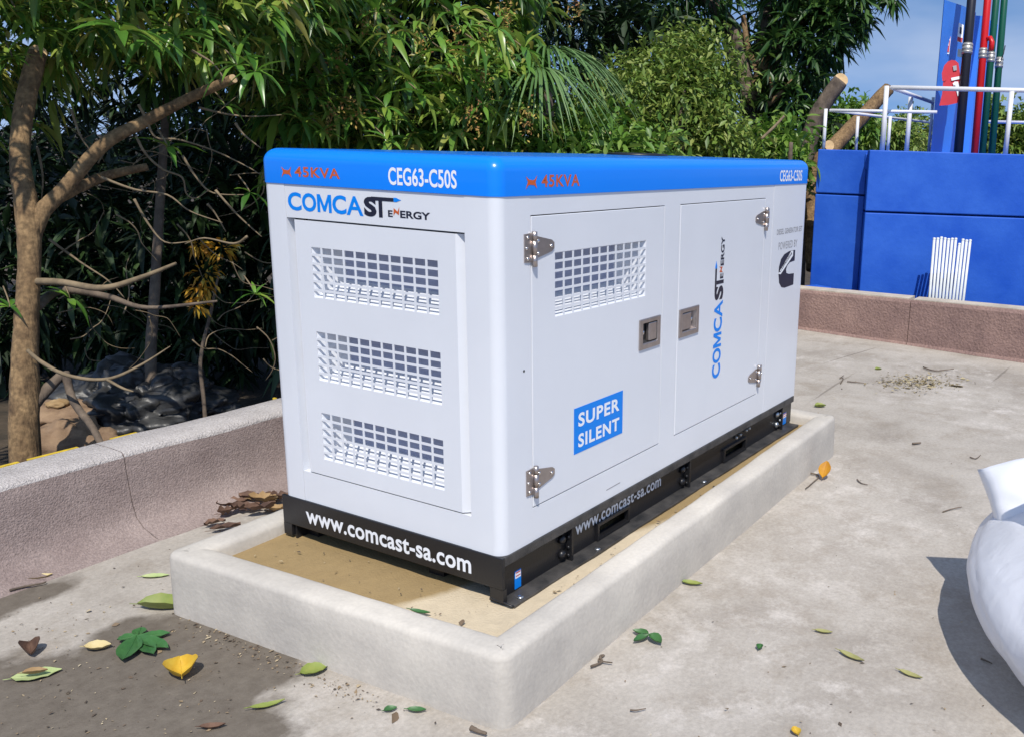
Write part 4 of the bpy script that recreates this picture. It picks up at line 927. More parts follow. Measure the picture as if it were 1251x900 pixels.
# ------------------------------------------------------------------ yellow-green bush, dark big tree, hedges
def small_leaf_mass(name, parent, blobs, m, L, n_leaf=5, stations=3, fold=.2, wfac=.2, clump=.08):
    Vs = []; Fs = []; o = 0
    for c, r, n, sh in blobs:
        p, ax = ell(c, r, n, sh)
        N = len(p); k = n_leaf
        b = (p[:, None] + rng.normal(0, clump, (N, k, 3))).reshape(-1, 3)
        d = unit(np.repeat(ax, k, 0) * .9 + rng.normal(0, .65, (N * k, 3)) + np.array([0, 0, .1]))
        Ls = L * rng.uniform(.6, 1.25, N * k)
        V, F = leaf_arrays(b, d, Ls, Ls * wfac, rng.uniform(.1, .6, N * k), rng.normal(0, .5, N * k), stations, fold)
        Vs.append(V); Fs.append(F + o); o += len(V)
    return fast_mesh(name, np.vstack(Vs), np.vstack(Fs), m, parent, kind='stuff')
def clumpy(c, r, n_clump, n_each, rc, shell=.75):
    """blobs scattered over the skin of a larger ellipsoid: light and dark clumps with gaps"""
    p, _ = ell(c, r, n_clump, shell)
    return [(q_, (rc * random.uniform(.7, 1.3),) * 3, n_each, .4) for q_ in p]
tb = empty('leafy_bush', (*W(830, 190, 7.6)[:2], GZ), 'rounded bush of fine yellow green leaves right of the palm', 'bush')
limb('stem', [(*W(830, 190, 7.6)[:2], GZ), W(828, 190, 7.6), W(835, 110, 7.6)], [.06, .05, .02], tb, M['bark2'], 8)
small_leaf_mass('crown', tb, clumpy(W(812, 150, 7.9), (.70, .5, .45), 70, 60, .15) + clumpy(W(825, 215, 7.8), (.72, .45, .5), 46, 56, .16) + clumpy(W(845, 90, 8.0), (.40, .35, .24), 26, 56, .12), M['bush'], .075, 3)
tb2 = empty('leafy_bush', (*W(610, 190, 6.2)[:2], GZ), 'low bush with broad pale leaves at the foot of the palm', 'bush')
limb('stem', [(*W(610, 190, 6.2)[:2], GZ), W(610, 185, 6.2), W(630, 160, 6.2)], [.04, .03, .01], tb2, M['bark2'], 8)
small_leaf_mass('crown', tb2, clumpy(W(610, 205, 6.2), (.75, .35, .30), 40, 34, .14) + clumpy(W(740, 210, 6.4), (.4, .35, .28), 22, 34, .13), M['fern'], .10, 3, 4, .3, .17)
tb3 = empty('leafy_bush', (*W(965, 190, 7.8)[:2], GZ), 'bright green bush left of the sawn trunks', 'bush')
limb('stem', [(*W(965, 190, 7.8)[:2], GZ), W(965, 200, 7.8), W(966, 188, 7.8)], [.03, .02, .01], tb3, M['bark2'], 8)
small_leaf_mass('crown', tb3, clumpy(W(952, 195, 8.2), (.20, .25, .24), 22, 30, .10), M['fern'], .11, 3, 4, .3, .17)
limb('twig', [W(930, 170, 7.4), W(945, 156, 7.4), W(958, 142, 7.4)], [.012, .012, .01], tb3, M['twig'], 6)

t5 = empty('shade_tree', (*W(925, 190, 10.2)[:2], GZ), 'tall dark leaved tree with forked grey limbs against the sky', 'tree')
b5 = W(918, 260, 10.2); b5[2] = GZ - .05
limb('trunk', [b5, W(920, 220, 10.2), W(925, 150, 10.2), W(933, 95, 10.2), W(936, 40, 10.2), W(942, -40, 10.3)], [.22, .19, .15, .12, .09, .07], t5, M['bark2'], 14)
limb('limb', [W(922, 130, 10.1), W(945, 62, 10.0), W(985, 12, 9.9), W(1010, -20, 9.8)], [.11, .095, .085, .07], t5, M['bark'], 10)
limb('limb', [W(915, 140, 10.2), W(905, 60, 10.2), W(880, 15, 10.2), W(850, -15, 10.2)], [.09, .085, .08, .06], t5, M['bark2'], 10)
limb('limb', [W(900, 100, 10.3), W(888, 40, 10.3), W(868, 5, 10.3)], [.06, .06, .05], t5, M['bark2'], 9)
limb('limb', [W(926, 90, 10.1), W(914, 60, 10.1), W(908, 20, 10.1)], [.04, .035, .03], t5, M['bark'], 8)
limb('limb', [W(935, 130, 9.6), W(950, 118, 9.5), W(968, 98, 9.4)], [.035, .03, .015], t5, M['bark'], 8)
limb('limb', [W(941, 126, 9.6), W(942, 105, 9.6), W(938, 88, 9.6)], [.02, .018, .012], t5, M['bark'], 7)
dark = []
for u, v, dd, rl, rv, n_ in [(760, -30, 10.4, 1.1, .8, 260), (900, -90, 10.4, 1.4, .7, 260), (1000, -25, 9.9, .60, .42, 170), (968, 75, 9.9, .40, .50, 150), (1012, 42, 9.8, .30, .30, 80), (965, 128, 9.8, .26, .28, 60), (950, 50, 10.6, .5, .6, 110), (790, 60, 10.6, .75, .55, 170), (1042, 8, 9.8, .22, .26, 50), (940, 180, 9.8, .22, .25, 40), (840, 0, 10.0, .5, .35, 90)]:
    dark.append((W(u, v, dd), (rl, .6, rv), n_, .3))
crown('crown', t5, dark, M['mangodark'], 8, .19, 4, 1.0, .05)
crown('branch_tip', t5, [(W(1085, -4, 9.6), (.16, .15, .08), 14, .2)], M['mangodark'], 8, .16, 4)

t6 = empty('sawn_tree', (*W(985, 220, 8.9)[:2], GZ), 'lopped tree with two bare sawn trunks by the railing', 'tree')
b6 = W(975, 260, 8.9); b6[2] = GZ - .05
limb('trunk', [b6, W(977, 225, 8.9), W(985, 185, 8.9), W(997, 145, 8.8), W(1010, 122, 8.75), W(1027, 99, 8.7)], [.11, .10, .09, .08, .076, .072], t6, M['bark2'], 12, .1)
cut_face('cut_end', W(1027.5, 98, 8.7), W(1030, 90, 8.3) - W(1012, 120, 8.75), .067, t6)
limb('trunk', [W(978, 230, 9.0), W(995, 205, 9.0), W(1012, 186, 9.0), W(1035, 162, 9.1), W(1060, 136, 9.2), W(1085, 109, 9.3)], [.085, .085, .08, .076, .07, .066], t6, M['bark'], 12, .1)
cut_face('cut_end', W(1086, 108, 9.3), W(1098, 95, 9.2) - W(1060, 136, 9.25), .062, t6)
cut_face('lopped_knot', W(1013, 178, 8.88), (-.7, -.6, .3), .05, t6)
limb('trunk', [W(995, 330, 8.6), W(992, 270, 8.7), W(990, 220, 8.8)], [.08, .08, .08], t6, M['bark'], 10, .1)

# far trees beyond the railing, and the shaded wood behind
far = [(1025, 160, 17, .55, .55, 'fern', 'bright far tree behind the sawn trunks'), (1075, 175, 21, .9, .45, 'bush', 'olive far tree seen below the white railing'), (1118, 172, 24, .75, .55, 'bush', 'dark far tree left of the blue sheet panel'),
       (1218, 172, 16, .62, .45, 'bush', 'round far tree right of the green pipes'), (1262, 170, 26, .9, .75, 'mangodark', 'dark far tree at the right edge'), (1150, 180, 28, .9, .5, 'mangodark', 'dim far tree behind the blue sheet panel')]
for u, v, dd, rl, rv, mm, lab in far:
    c = W(u, v, dd); o = empty('far_tree', (c[0], c[1], GZ), lab, 'tree', 'trees beyond the railing')
    limb('trunk', [(c[0], c[1], GZ - .05), c], [.12, .06], o, M['bark2'], 8, .05, 3)
    small_leaf_mass('crown', o, clumpy(c, (rl, rl * .8, rv), 34, 40, .22), M[mm], .17, 3)
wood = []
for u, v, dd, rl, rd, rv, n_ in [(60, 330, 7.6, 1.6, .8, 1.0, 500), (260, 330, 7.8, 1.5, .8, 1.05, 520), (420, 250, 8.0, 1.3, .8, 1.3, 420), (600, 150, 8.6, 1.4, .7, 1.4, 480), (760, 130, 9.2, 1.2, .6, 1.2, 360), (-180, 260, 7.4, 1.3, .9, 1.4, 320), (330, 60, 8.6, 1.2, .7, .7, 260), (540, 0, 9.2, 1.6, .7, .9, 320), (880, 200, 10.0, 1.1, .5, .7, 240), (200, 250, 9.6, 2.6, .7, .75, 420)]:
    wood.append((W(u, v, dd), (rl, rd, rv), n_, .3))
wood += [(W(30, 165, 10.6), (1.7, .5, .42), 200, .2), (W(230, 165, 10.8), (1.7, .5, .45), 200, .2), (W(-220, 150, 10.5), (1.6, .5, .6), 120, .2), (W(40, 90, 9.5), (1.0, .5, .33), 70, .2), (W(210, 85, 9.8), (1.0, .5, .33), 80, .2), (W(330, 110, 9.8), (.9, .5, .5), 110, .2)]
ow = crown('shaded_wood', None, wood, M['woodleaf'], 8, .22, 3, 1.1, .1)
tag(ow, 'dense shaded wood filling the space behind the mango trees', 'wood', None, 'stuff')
# unseen canopy added over that wood to close off light from above
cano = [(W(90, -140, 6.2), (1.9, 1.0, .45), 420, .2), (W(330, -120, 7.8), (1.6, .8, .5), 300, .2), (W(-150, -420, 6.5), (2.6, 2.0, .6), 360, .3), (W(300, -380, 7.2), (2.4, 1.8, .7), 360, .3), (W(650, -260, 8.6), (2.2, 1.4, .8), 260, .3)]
oc = crown('shading_canopy', None, cano, M['woodleaf'], 8, .22, 3, 1.1, .1)
tag(oc, 'unseen leaf canopy added above the wood to shade it', 'wood', None, 'stuff')
# thin dark trunk and bits behind the parapet
tt = empty('young_tree', (*W(184, 500, 5.0)[:2], GZ), 'thin dark young trunk standing in the shade behind the parapet', 'tree')
bb = W(186, 620, 5.0); bb[2] = GZ - .05
limb('trunk', [bb, W(187, 520, 5.0), W(184, 440, 5.0), W(190, 340, 5.1), W(196, 240, 5.2), W(205, 100, 5.3)], [.035, .032, .030, .026, .024, .02], tt, M['bark2'], 8)
crown('crown', tt, [(W(205, 90, 5.3), (.35, .3, .25), 30, .2)], M['mangodark'], 8, .17, 3)
fl = empty('flowering_shrub', (*W(265, 340, 4.9)[:2], GZ), 'small shrub with orange yellow leaves in the shade left of the generator', 'shrub')
bb = W(255, 600, 4.9); bb[2] = GZ - .05
limb('stem', [bb, W(250, 500, 4.9), W(245, 440, 4.9), W(258, 380, 4.9), W(268, 330, 4.9)], [.012, .011, .010, .008, .004], fl, M['bark2'], 6)
M['ofl'] = mat('orange_foliage', (0.5, 0.27, 0.02), 0.6, transl=.3, colors=[(.4, .16, .015), (.55, .3, .02), (.5, .36, .05)])
for u, v, r_ in [(250, 335, .07), (272, 305, .045), (243, 300, .025), (245, 352, .05), (240, 372, .025)]:
    p, ax = ell(W(u, v, 4.75), (r_, r_, r_), 34, .2); n_ = len(p); Ls = rng.uniform(.03, .06, n_)
    V, F = leaf_arrays(p, ax, Ls, Ls * .2, rng.uniform(.2, .8, n_), rng.normal(0, .5, n_), 3)
    fast_mesh('foliage', V, F, M['ofl'], fl, kind='stuff')

# ------------------------------------------------------------------ things dumped behind the parapet
def lump(name, c, r, m, seed, amp=.18, n=28, parent=None, flat=0.0, freq=2.2, crease=0.0):
    v = []; f = []
    nu, nv = n * 2, n
    for j in range(nv + 1):
        th = math.pi * j / nv
        for i in range(nu):
            ph = 2 * math.pi * i / nu
            d = np.array([math.sin(th) * math.cos(ph), math.sin(th) * math.sin(ph), math.cos(th)])
            k = 1 + amp * noise.fractal(Vector(d * freq) + Vector((seed, seed * 2, 0)), .9, 2.1, 4)
            if crease: k -= crease * (1 - abs(noise.noise(Vector(d * freq * 2.2) + Vector((0, seed, seed))))) ** 8
            p = d * k * np.array(r); p[2] = max(p[2], -r[2] * (1 - flat))
            v.append(np.array(c) + p[0] * LAT + p[1] * FWD + np.array([0, 0, p[2]]))
    for j in range(nv):
        for i in range(nu): f.append((j * nu + i, j * nu + (i + 1) % nu, (j + 1) * nu + (i + 1) % nu, (j + 1) * nu + i))
    return mesh(name, v, f, m, parent, smooth=True)
tp_ = lump('plastic_tarp', W(175, 500, 5.15), (.42, .45, .26), M['tarp'], 3, .28, 64, freq=2.0, crease=.14); tag(tp_, 'crumpled black plastic sheet heaped in the shade behind the parapet', 'tarpaulin')
sk = lump('sack', W(85, 555, 4.6), (.24, .2, .16), M['sack'], 8, .3, 20); tag(sk, 'brown sack slumped beside the sunlit trunk', 'sack')
sk2 = lump('folded_cloth', W(78, 505, 4.75), (.20, .16, .06), M['sack'], 12, .25, 16); tag(sk2, 'crumpled brown cloth lying on the sack', 'cloth')
rd = lump('cloth_bundle', W(70, 493, 4.7), (.055, .05, .022), M['bleaf2'], 5, .3, 12); tag(rd, 'small tan bundle on top of the brown cloth', 'bundle')

# ------------------------------------------------------------------ blue building at the right
def wall_block(name, pa, pb, z0, z1, th, m, parent, proud=0.0):
    pa, pb = np.array(pa)[:2], np.array(pb)[:2]; t = unit(pb - pa); nrm = np.array([t[1], -t[0]])
    if nrm @ (CAM[:2] - pa) < 0: nrm = -nrm
    A = pa + nrm * proud; B = pb + nrm * proud; Cc = pb - nrm * th; Dd = pa - nrm * th
    v = [(*A, z0), (*B, z0), (*Cc, z0), (*Dd, z0), (*A, z1), (*B, z1), (*Cc, z1), (*Dd, z1)]
    o = mesh(name, v, [(0, 3, 2, 1), (4, 5, 6, 7), (0, 1, 5, 4), (1, 2, 6, 5), (2, 3, 7, 6), (3, 0, 4, 7)], m, parent)
    return bevel(o, .008, 2)
WT = 1.478
PA, PB = W(1062, 190, 7.62), W(1420, 200, 7.38)
PC, PD = W(999, 189, 7.95), W(1059.5, 191, 7.80)
bw = empty('blue_wall', (*PA[:2], -.6), 'bright blue painted masonry wall in grooved panels behind the red parapet', 'wall')
wall_block('wall_panel', PA, PB, 0.983, WT, .16, M['bluewall'], bw); wall_block('wall_panel', PA, PB, -.62, 0.968, .16, M['bluewall'], bw)
wall_block('wall_panel', PC, PD, 1.108, WT - .004, .14, M['bluewall'], bw); wall_block('wall_panel', PC, PD, -.62, 1.094, .14, M['bluewall'], bw)
def shift(p, dx, dy=0): return p + LAT * dx + FWD * dy
wall_block('wall_core', shift(PA, .02, .10), shift(PB, -.02, .10), -.6, WT - .03, .04, M['bluewall'], bw)
wall_block('wall_core', shift(PC, .02, .09), shift(PD, .25, .04), -.6, WT - .03, .04, M['bluewall'], bw)
wall_block('deck', shift(PA, 0, .17), shift(PB, 0, .17), WT - .16, WT - .03, 3.0, M['bluewall'], bw)
wall_block('low_plinth', W(978, 335, 7.9), W(997, 335, 7.75), -.62, .33, .2, M['bluewall'], bw)
# white railing
rl = empty('railing', (*PA[:2], WT - .03), 'white tubular railing on top of the blue wall', 'railing')
def rail(name, a_, b_, r=.016): MB().tube([a_, b_], r, 10).build(name, M['rail'], rl, True)
zt, zl = 1.985, 1.805
def at(u, dd, z): p = W(u, 190, dd); p[2] = z; return p
def post_(u, dd, z1, r=.017): rail('post', at(u, dd, WT - .04), at(u, dd, z1), r)
rail('top_rail', at(1083, 7.75, zt), at(1420, 7.5, zt), .019)
post_(1077, 7.75, zt + .012, .021); post_(1228, 7.62, zt - .012, .020)
rail('top_rail', at(1083, 7.76, zt), at(1134, 9.3, zt - .02), .017); post_(1107, 8.55, zt - .02, .022); post_(1134, 9.3, zt + .03, .015)
rail('mid_rail', at(1011, 8.1, zl), at(1140, 7.95, zl + .005), .014); post_(1005.5, 8.1, zl + .012, .016)
rail('mid_rail', at(1011, 8.12, zl), at(1134, 10.2, zl), .013); post_(1045, 8.9, zl - .012, .016)
post_(1084, 8.6, zl - .012, .016); post_(1079, 9.6, zl - .012, .013)
rail('mid_rail', at(1197, 9.4, 1.80), at(1420, 9.0, 1.80), .016)
# blue corrugated sheet panel
bpn = empty('sheet_panel', W(1150, 180, 8.7), 'tall blue ribbed metal sheet panel standing behind the railing', 'panel')
A0, A1, A2 = at(1137, 8.45, 0), at(1160, 8.75, 0), at(1203, 9.85, 0)
A0, A1, A2 = (q_[:2] for q_ in (A0, A1, A2))
zp = 2.79
line = [A0, A0 + (A1 - A0) * .98]
n_r = 4
for i in range(n_r):
    s0, s1, s2, s3 = ((i + k) / n_r for k in (0, .35, .5, .85))
    nn_ = unit(np.array([(A2 - A1)[1], -(A2 - A1)[0]]))
    if nn_ @ (CAM[:2] - A1) < 0: nn_ = -nn_
    B_ = lambda s: A1 + (A2 - A1) * s
    line += [B_(s0), B_(s1), B_(s2) - nn_ * .07, B_(s3) - nn_ * .07]
line.append(A2)
v = []
for p in line: v += [(*p, WT - .05), (*p, zp)]
back = [p + FWD[:2] * .02 for p in line]
k = len(v)
for p in back: v += [(*p, WT - .05), (*p, zp)]
f = []
for i in range(len(line) - 1):
    f += [(2 * i, 2 * i + 2, 2 * i + 3, 2 * i + 1), (k + 2 * i, k + 2 * i + 1, k + 2 * i + 3, k + 2 * i + 2), (2 * i + 1, 2 * i + 3, k + 2 * i + 3, k + 2 * i + 1), (2 * i, k + 2 * i, k + 2 * i + 2, 2 * i + 2)]
e_ = len(line) - 1
f += [(0, 1, k + 1, k), (2 * e_, k + 2 * e_, k + 2 * e_ + 1, 2 * e_ + 1)]
mesh('ribbed_sheet', v, f, M['bluesheet'], bpn)
# pipes
def pipe(u0, v0, u1, v1, dd, r, m, lab, zc=2.36):
    a_, b_ = W(u0, v0, dd), W(u1, v1, dd)
    top = a_ + (b_ - a_) * ((4.2 - a_[2]) / (b_[2] - a_[2])); bot = a_ + (b_ - a_) * ((1.43 - a_[2]) / (b_[2] - a_[2]))
    o = empty('vent_pipe', bot, lab, 'pipe', 'tall coloured pipes behind the railing')
    MB().tube([bot, (bot + top) / 2, top], r, 16).build('tube', m, o, True)
    q_ = lambda z: a_ + (b_ - a_) * ((z - a_[2]) / (b_[2] - a_[2]))
    cl_ = MB().tube([q_(zc - .045), q_(zc + .045)], r * 1.12, 16).build('clamp', M['clamp'], o, True)
    for z in (zc - .03, zc, zc + .03): MB().tube([q_(z - .006), q_(z + .006)], r * 1.2, 16).build('clamp_ring', M['clamp'], cl_, True)
    return o
pipe(1171, 182, 1187, 0, 8.05, .040, M['pblack'], 'tall black pipe beside the red jersey')
pr_ = pipe(1191, 182, 1206.5, 0, 8.2, .033, M['pred'], 'tall red pipe between the black and green pipes', 2.34)
MB().tube([W(1204, 48, 8.2), W(1210, 47, 8.15), W(1212, 52, 8.15), W(1211, 62, 8.15)], .022, 10).build('elbow', M['pred'], pr_, True)
pipe(1200.5, 182, 1217, 0, 8.3, .031, M['pgreen'], 'tall green pipe next to the red pipe', 2.32)
pg = pipe(1212, 182, 1227, 0, 8.35, .031, M['pgreen'], 'tall green pipe furthest right', 2.28)
MB().tube([W(1217, 76, 8.3), W(1222, 76, 8.2), W(1226, 66, 8.2), W(1228, 56, 8.2)], .005, 6).build('cable', M['pblack'], pg, True)
# jersey hanging on the panel
jo = empty('jersey', W(1160, 130, 8.15), 'red sports jersey hanging against the blue sheet panel', 'jersey')
JP = [(1147.5, 129.4), (1151, 115), (1152.5, 97), (1150.5, 90), (1153.5, 80.5), (1158, 75.5), (1162.5, 73.7), (1167, 74.2), (1171, 77.5), (1173.5, 94.7), (1175.6, 124.3), (1168, 126.5), (1158, 128.8)]
jd = 8.12
def quad_at(name, pts, dd, m, parent, th=.004):
    P = [W(u, v_, dd) for u, v_ in pts]; Q = [W(u, v_, dd + th) for u, v_ in pts]; n = len(P)
    return mesh(name, P + Q, [tuple(range(n))[::-1], tuple(range(n, 2 * n))] + [(i, (i + 1) % n, n + (i + 1) % n, n + i) for i in range(n)], m, parent)
quad_at('shirt_body', JP, jd - .045, M['jersey'], jo, .05)
quad_at('sleeve', [(1151.2, 99), (1150.6, 90), (1153.6, 80.6), (1156.5, 79), (1156, 98), (1154, 100)], jd - .052, M['jersey'], jo, .006)
quad_at('number', [(1166, 100), (1170.5, 100), (1174, 117), (1170, 118)], jd - .055, M['twhite'], jo)
quad_at('number_flag', [(1164, 102), (1167, 100), (1168, 104), (1165, 105)], jd - .056, M['twhite'], jo)
quad_at('name_print', [(1162, 95.5), (1172, 93.5), (1172, 97), (1162.5, 99)], jd - .056, M['twhite'], jo)
quad_at('badge', [(1164, 81), (1168.5, 80), (1169, 86), (1165, 87)], jd - .056, M['tgrey'], jo)
def rot_text(s, parent, pts, dd, m):
    v_, fa = text_raw(s, .04); v_ = (v_ - v_.min(0)) / (v_.max(0) - v_.min(0)); o0, ux, uy = (np.array(q_, float) for q_ in pts)
    return mesh('lettering', [W(*(o0 + ux * x + uy * y), dd) for x, y in v_], fa, m, parent, recalc=False)
s1 = empty('warning_sign', W(1157, 66, 8.4), 'small red and white sign on the blue sheet panel above the jersey', 'sign')
quad_at('board', [(1155.5, 41), (1162, 43), (1159.5, 66.5), (1153, 65)], 8.36, M['twhite'], s1); quad_at('red_field', [(1155.8, 43), (1161.3, 45), (1159.4, 64), (1154, 62.5)], 8.353, M['tred'], s1, .003)
rot_text('PT', s1, [(1155.6, 55.5), (4.2, 1.0), (.8, -8.5)], 8.349, M['twhite'])
s2 = empty('warning_sign', W(1173, 52, 8.4), 'small white sign with a black figure on the blue sheet panel', 'sign')
quad_at('board', [(1171.5, 28), (1177.5, 31), (1175.5, 53), (1169, 51)], 8.36, M['twhite'], s2); quad_at('figure', [(1173.3, 33), (1175.2, 34), (1174.8, 42), (1172.2, 41)], 8.353, M['tnavy'], s2, .003); quad_at('red_field', [(1169.9, 45), (1176, 47), (1175.3, 52), (1169.3, 50)], 8.353, M['tred'], s2, .003)
bx_ = empty('junction_box', W(1174, 66, 8.3), 'small grey box on the panel behind the black pipe', 'box')
quad_at('box_body', [(1170, 60), (1178, 61), (1177, 71), (1169.5, 69.5)], 8.28, M['clamp'], bx_, .06); quad_at('box_lid', [(1175.5, 61.5), (1178, 61.8), (1177.2, 70), (1174.8, 69)], 8.272, M['twhite'], bx_, .006)
fo = empty('hanging_flag', W(1216, 130, 8.6), 'small red and white flag behind the green pipes', 'flag')
quad_at('cloth', [(1215.5, 117), (1217, 120), (1217.5, 128), (1214.5, 129)], 8.6, M['twhite'], fo, .006); quad_at('red_part', [(1214.4, 129.3), (1217.6, 128.3), (1218.2, 136), (1213.5, 136.5)], 8.6, M['tred'], fo, .006)
# white tubes leaning against the wall
ORD = ['first', 'second', 'third', 'fourth', 'fifth', 'sixth', 'seventh', 'eighth', 'ninth', 'tenth', 'eleventh']
for i in range(11):
    s_ = i / 10
    bu, bv = 1135 + 41 * s_, 371 + 3.0 * s_; tu, tv_ = 1141.5 + 44 * s_, 290.5 + 3.0 * s_ + random.uniform(-1.2, 1.2) + (4 if i == 7 else 0)
    d_ = 7.36
    tb_ = empty('plastic_tube', W(bu, bv, d_), '%s white tube from the left of the row leaning on the blue wall' % ORD[i], 'tube', 'white tubes leaning on the blue wall')
    a_, b_ = W(bu, bv, d_ - .02), W(tu, tv_, d_ + .12)
    MB().tube([a_ + (a_ - b_) * .35, (a_ + b_) / 2, b_ - (b_ - a_) * .03], .0108, 10).build('tube_wall', M['pvc'], tb_, True)
    MB().tube([b_ - (b_ - a_) * .028, b_], .0118, 10).build('tube_end', M['pvc'], tb_, True)

# ------------------------------------------------------------------ wrapped white bags at the right edge
bc = onz(1330, 760, 0.0)
bag = lump('plastic_bag', (.84, -1.685, .215), (.54, .78, .275), M['plastic'], 4.2, .03, 90, flat=.2, freq=1.2, crease=.012)
tag(bag, 'big white plastic wrapped bag lying on the concrete', 'bag')
def wedge(name, pts_front, th, m, lab, cat):
    pass
def pillow(name, corners, thick, m, lab, cat, seed):
    """stuffed packet with four pulled out corners"""
    C_ = [np.array(c, float) for c in corners]; n_ = 18; v = []; f = []
    nrm = np.cross(C_[1] - C_[0], C_[3] - C_[0]); nrm /= np.linalg.norm(nrm)
    for side in (1, -1):
        for j in range(n_ + 1):
            for i in range(n_ + 1):
                s_, t_ = i / n_, j / n_
                p = (1 - s_) * (1 - t_) * C_[0] + s_ * (1 - t_) * C_[1] + s_ * t_ * C_[2] + (1 - s_) * t_ * C_[3]
                b_ = (max(0, s_ * (1 - s_)) * 4) ** .42 * (max(0, t_ * (1 - t_)) * 4) ** .42
                b_ *= 1 + .12 * noise.noise(Vector((s_ * 5 + seed, t_ * 5, side)))
                pull = .03 * ((1 - abs(2 * s_ - 1)) * (abs(2 * t_ - 1) ** 3))
                ctr = (C_[0] + C_[1] + C_[2] + C_[3]) / 4
                v.append(p + (ctr - p) * pull + nrm * side * thick * b_)
    for q_ in (0, 1):
        o = q_ * (n_ + 1) ** 2
        for j in range(n_):
            for i in range(n_): k = o + j * (n_ + 1) + i; f.append((k, k + 1, k + n_ + 2, k + n_ + 1))
    ob = mesh(name, v, f, m, None, smooth=True)
    bm = bmesh.new(); bm.from_mesh(ob.data); bmesh.ops.remove_doubles(bm, verts=bm.verts, dist=.0005); bmesh.ops.recalc_face_normals(bm, faces=bm.faces); bm.to_mesh(ob.data); bm.free()
    return tag(ob, lab, cat)
pillow('foam_packet', [W(1194, 573, 3.0), W(1220, 652, 2.86), W(1360, 665, 2.74), W(1345, 545, 2.88)], .095, M['foam'], 'bright white foam packet with a pointed corner on top of the bag', 'packet', 2)
pillow('foam_packet', [W(1275, 552, 2.60), W(1290, 640, 2.5), W(1430, 640, 2.5), W(1410, 530, 2.6)], .09, M['plastic'], 'second white packet beside the bag at the frame edge', 'packet', 5)

# ------------------------------------------------------------------ fallen leaves, twigs, litter
def flat_leaf(name, u, v, L, wd, ang, m, lab, curl=.15, bend=.1, z=0.0, tilt=0.0, group='leaves fallen on the concrete', ref=None, parent=None, tip=1.0, cat='leaf', crumple=0.0):
    """a single fallen leaf; ang in the ground plane measured from the view's right"""
    c = onz(u, v, z) if ref is None else np.array(ref)
    ca, sa = math.cos(ang), math.sin(ang); X = LAT * ca + FWD * sa; Y = -LAT * sa + FWD * ca; Zv = np.array([0, 0, 1.0])
    ns = 9; vv = []; ff = []; prof_ = [math.sin(math.pi * min(1, (i / (ns - 1)) ** (.85 * tip))) ** .8 for i in range(ns)]
    for i in range(ns):
        t = i / (ns - 1) - .5; h = wd / 2 * prof_[i] + .0006
        zc = bend * L * (4 * t * t) + tilt * L * (t + .5)
        p = c + X * t * L + Zv * (zc + .003)
        for s_ in (-1, -.5, 0, .5, 1):
            rip = .06 * wd * math.sin(i * 1.9 + s_ * 2)
            vv.append(p + Y * s_ * h * (1 + (.5 * noise.noise(Vector((i * .9, s_, L * 90))) if crumple else 0)) + Zv * (curl * h * 2 * s_ * s_ + abs(rip) * abs(s_) + crumple * (.5 + noise.noise(Vector((i * .8 + L * 50, s_ * 1.7, wd * 70 + ang))))))
    for i in range(ns - 1):
        for j in range(4): k = i * 5 + j; ff.append((k, k + 1, k + 6, k + 5))
    n0 = len(vv)
    vv += [np.array(p) - Zv * .0006 for p in vv]
    ff += [tuple(q_ + n0 for q_ in reversed(x)) for x in ff]
    st = MB(); st.v = [tuple(p) for p in vv]; st.f = ff
    p0 = c - X * L * .5 + Zv * (bend * L + .003); st.tube([p0, p0 - X * L * .16 + Zv * .001], [.0014, .0008], 5)
    st.tube([c + X * L * t + Zv * (bend * L * 4 * t * t + tilt * L * (t + .5) + .0034) for t in np.linspace(-.5, .45, 7)], [.0012] * 7, 5)
    o = st.build(name, m, parent, True)
    if parent is None: tag(o, lab, cat, group)
    return o
FLV = [(222, 824, .105, .085, 2.1, 'yleaf', 'curled bright yellow leaf lying on the dark damp patch', .5, .22), (200, 744, .155, .062, .05, 'ygleaf', 'large curled green leaf by the left corner of the kerb', .55, .10), (45, 825, .115, .062, .45, 'pleaf', 'pale green oval leaf with a brown scrap on it at the left edge', .05, .02),
       (120, 793, .07, .045, .2, 'tleaf', 'torn straw coloured leaf on the damp patch', .3, .15), (384, 821, .075, .058, .6, 'ygleaf', 'yellow green leaf with a dark stalk under the kerb face', .2, .08), (327, 863, .085, .022, .5, 'ygleaf', 'narrow green leaf on the pale concrete below the kerb', .2, .1), (260, 890, .06, .02, .25, 'bleaf', 'narrow brown leaf at the bottom edge of the damp patch', .4, .15),
       (477, 868, .034, .022, .5, 'gleaf', 'left one of two small green leaves at the foot of the kerb', .3, .1), (509, 869, .05, .020, .0, 'gleaf', 'right one of two small green leaves at the foot of the kerb', .3, .1), (845, 714, .075, .026, -.2, 'ygleaf', 'narrow green leaf close to the long side of the kerb', .3, .1),
       (1040, 804, .085, .022, -.7, 'olive', 'longest of the three narrow leaves on the open concrete', .3, .1), (1112, 826, .07, .020, -.6, 'olive', 'narrow leaf nearest the bag shadow', .3, .1), (1006, 773, .055, .018, -.2, 'olive', 'shortest of the three narrow leaves on the open concrete', .3, .1), (972, 896, .035, .024, 1.8, 'yleaf', 'small orange yellow leaf at the bottom edge of the picture', .4, .2), (928, 793, .03, .02, 1.2, 'gleaf', 'tiny curled green leaf alone on the concrete', .6, .25),
       (48, 707, .075, .03, .5, 'tleaf', 'pale tan scrap of leaf near the parapet foot', .3, .12), (1002, 497, .07, .045, .2, 'ygleaf', 'small yellow green leaf by the far corner of the kerb', .4, .1), (1073, 452, .05, .035, .3, 'ygleaf', 'tiny yellow leaf far out on the terrace', .4, .1)]
for u, v, L_, w_, an, mm, lab, cu, be in FLV: flat_leaf('fallen_leaf', u, v, L_, w_, an, M[mm], lab, cu, be)
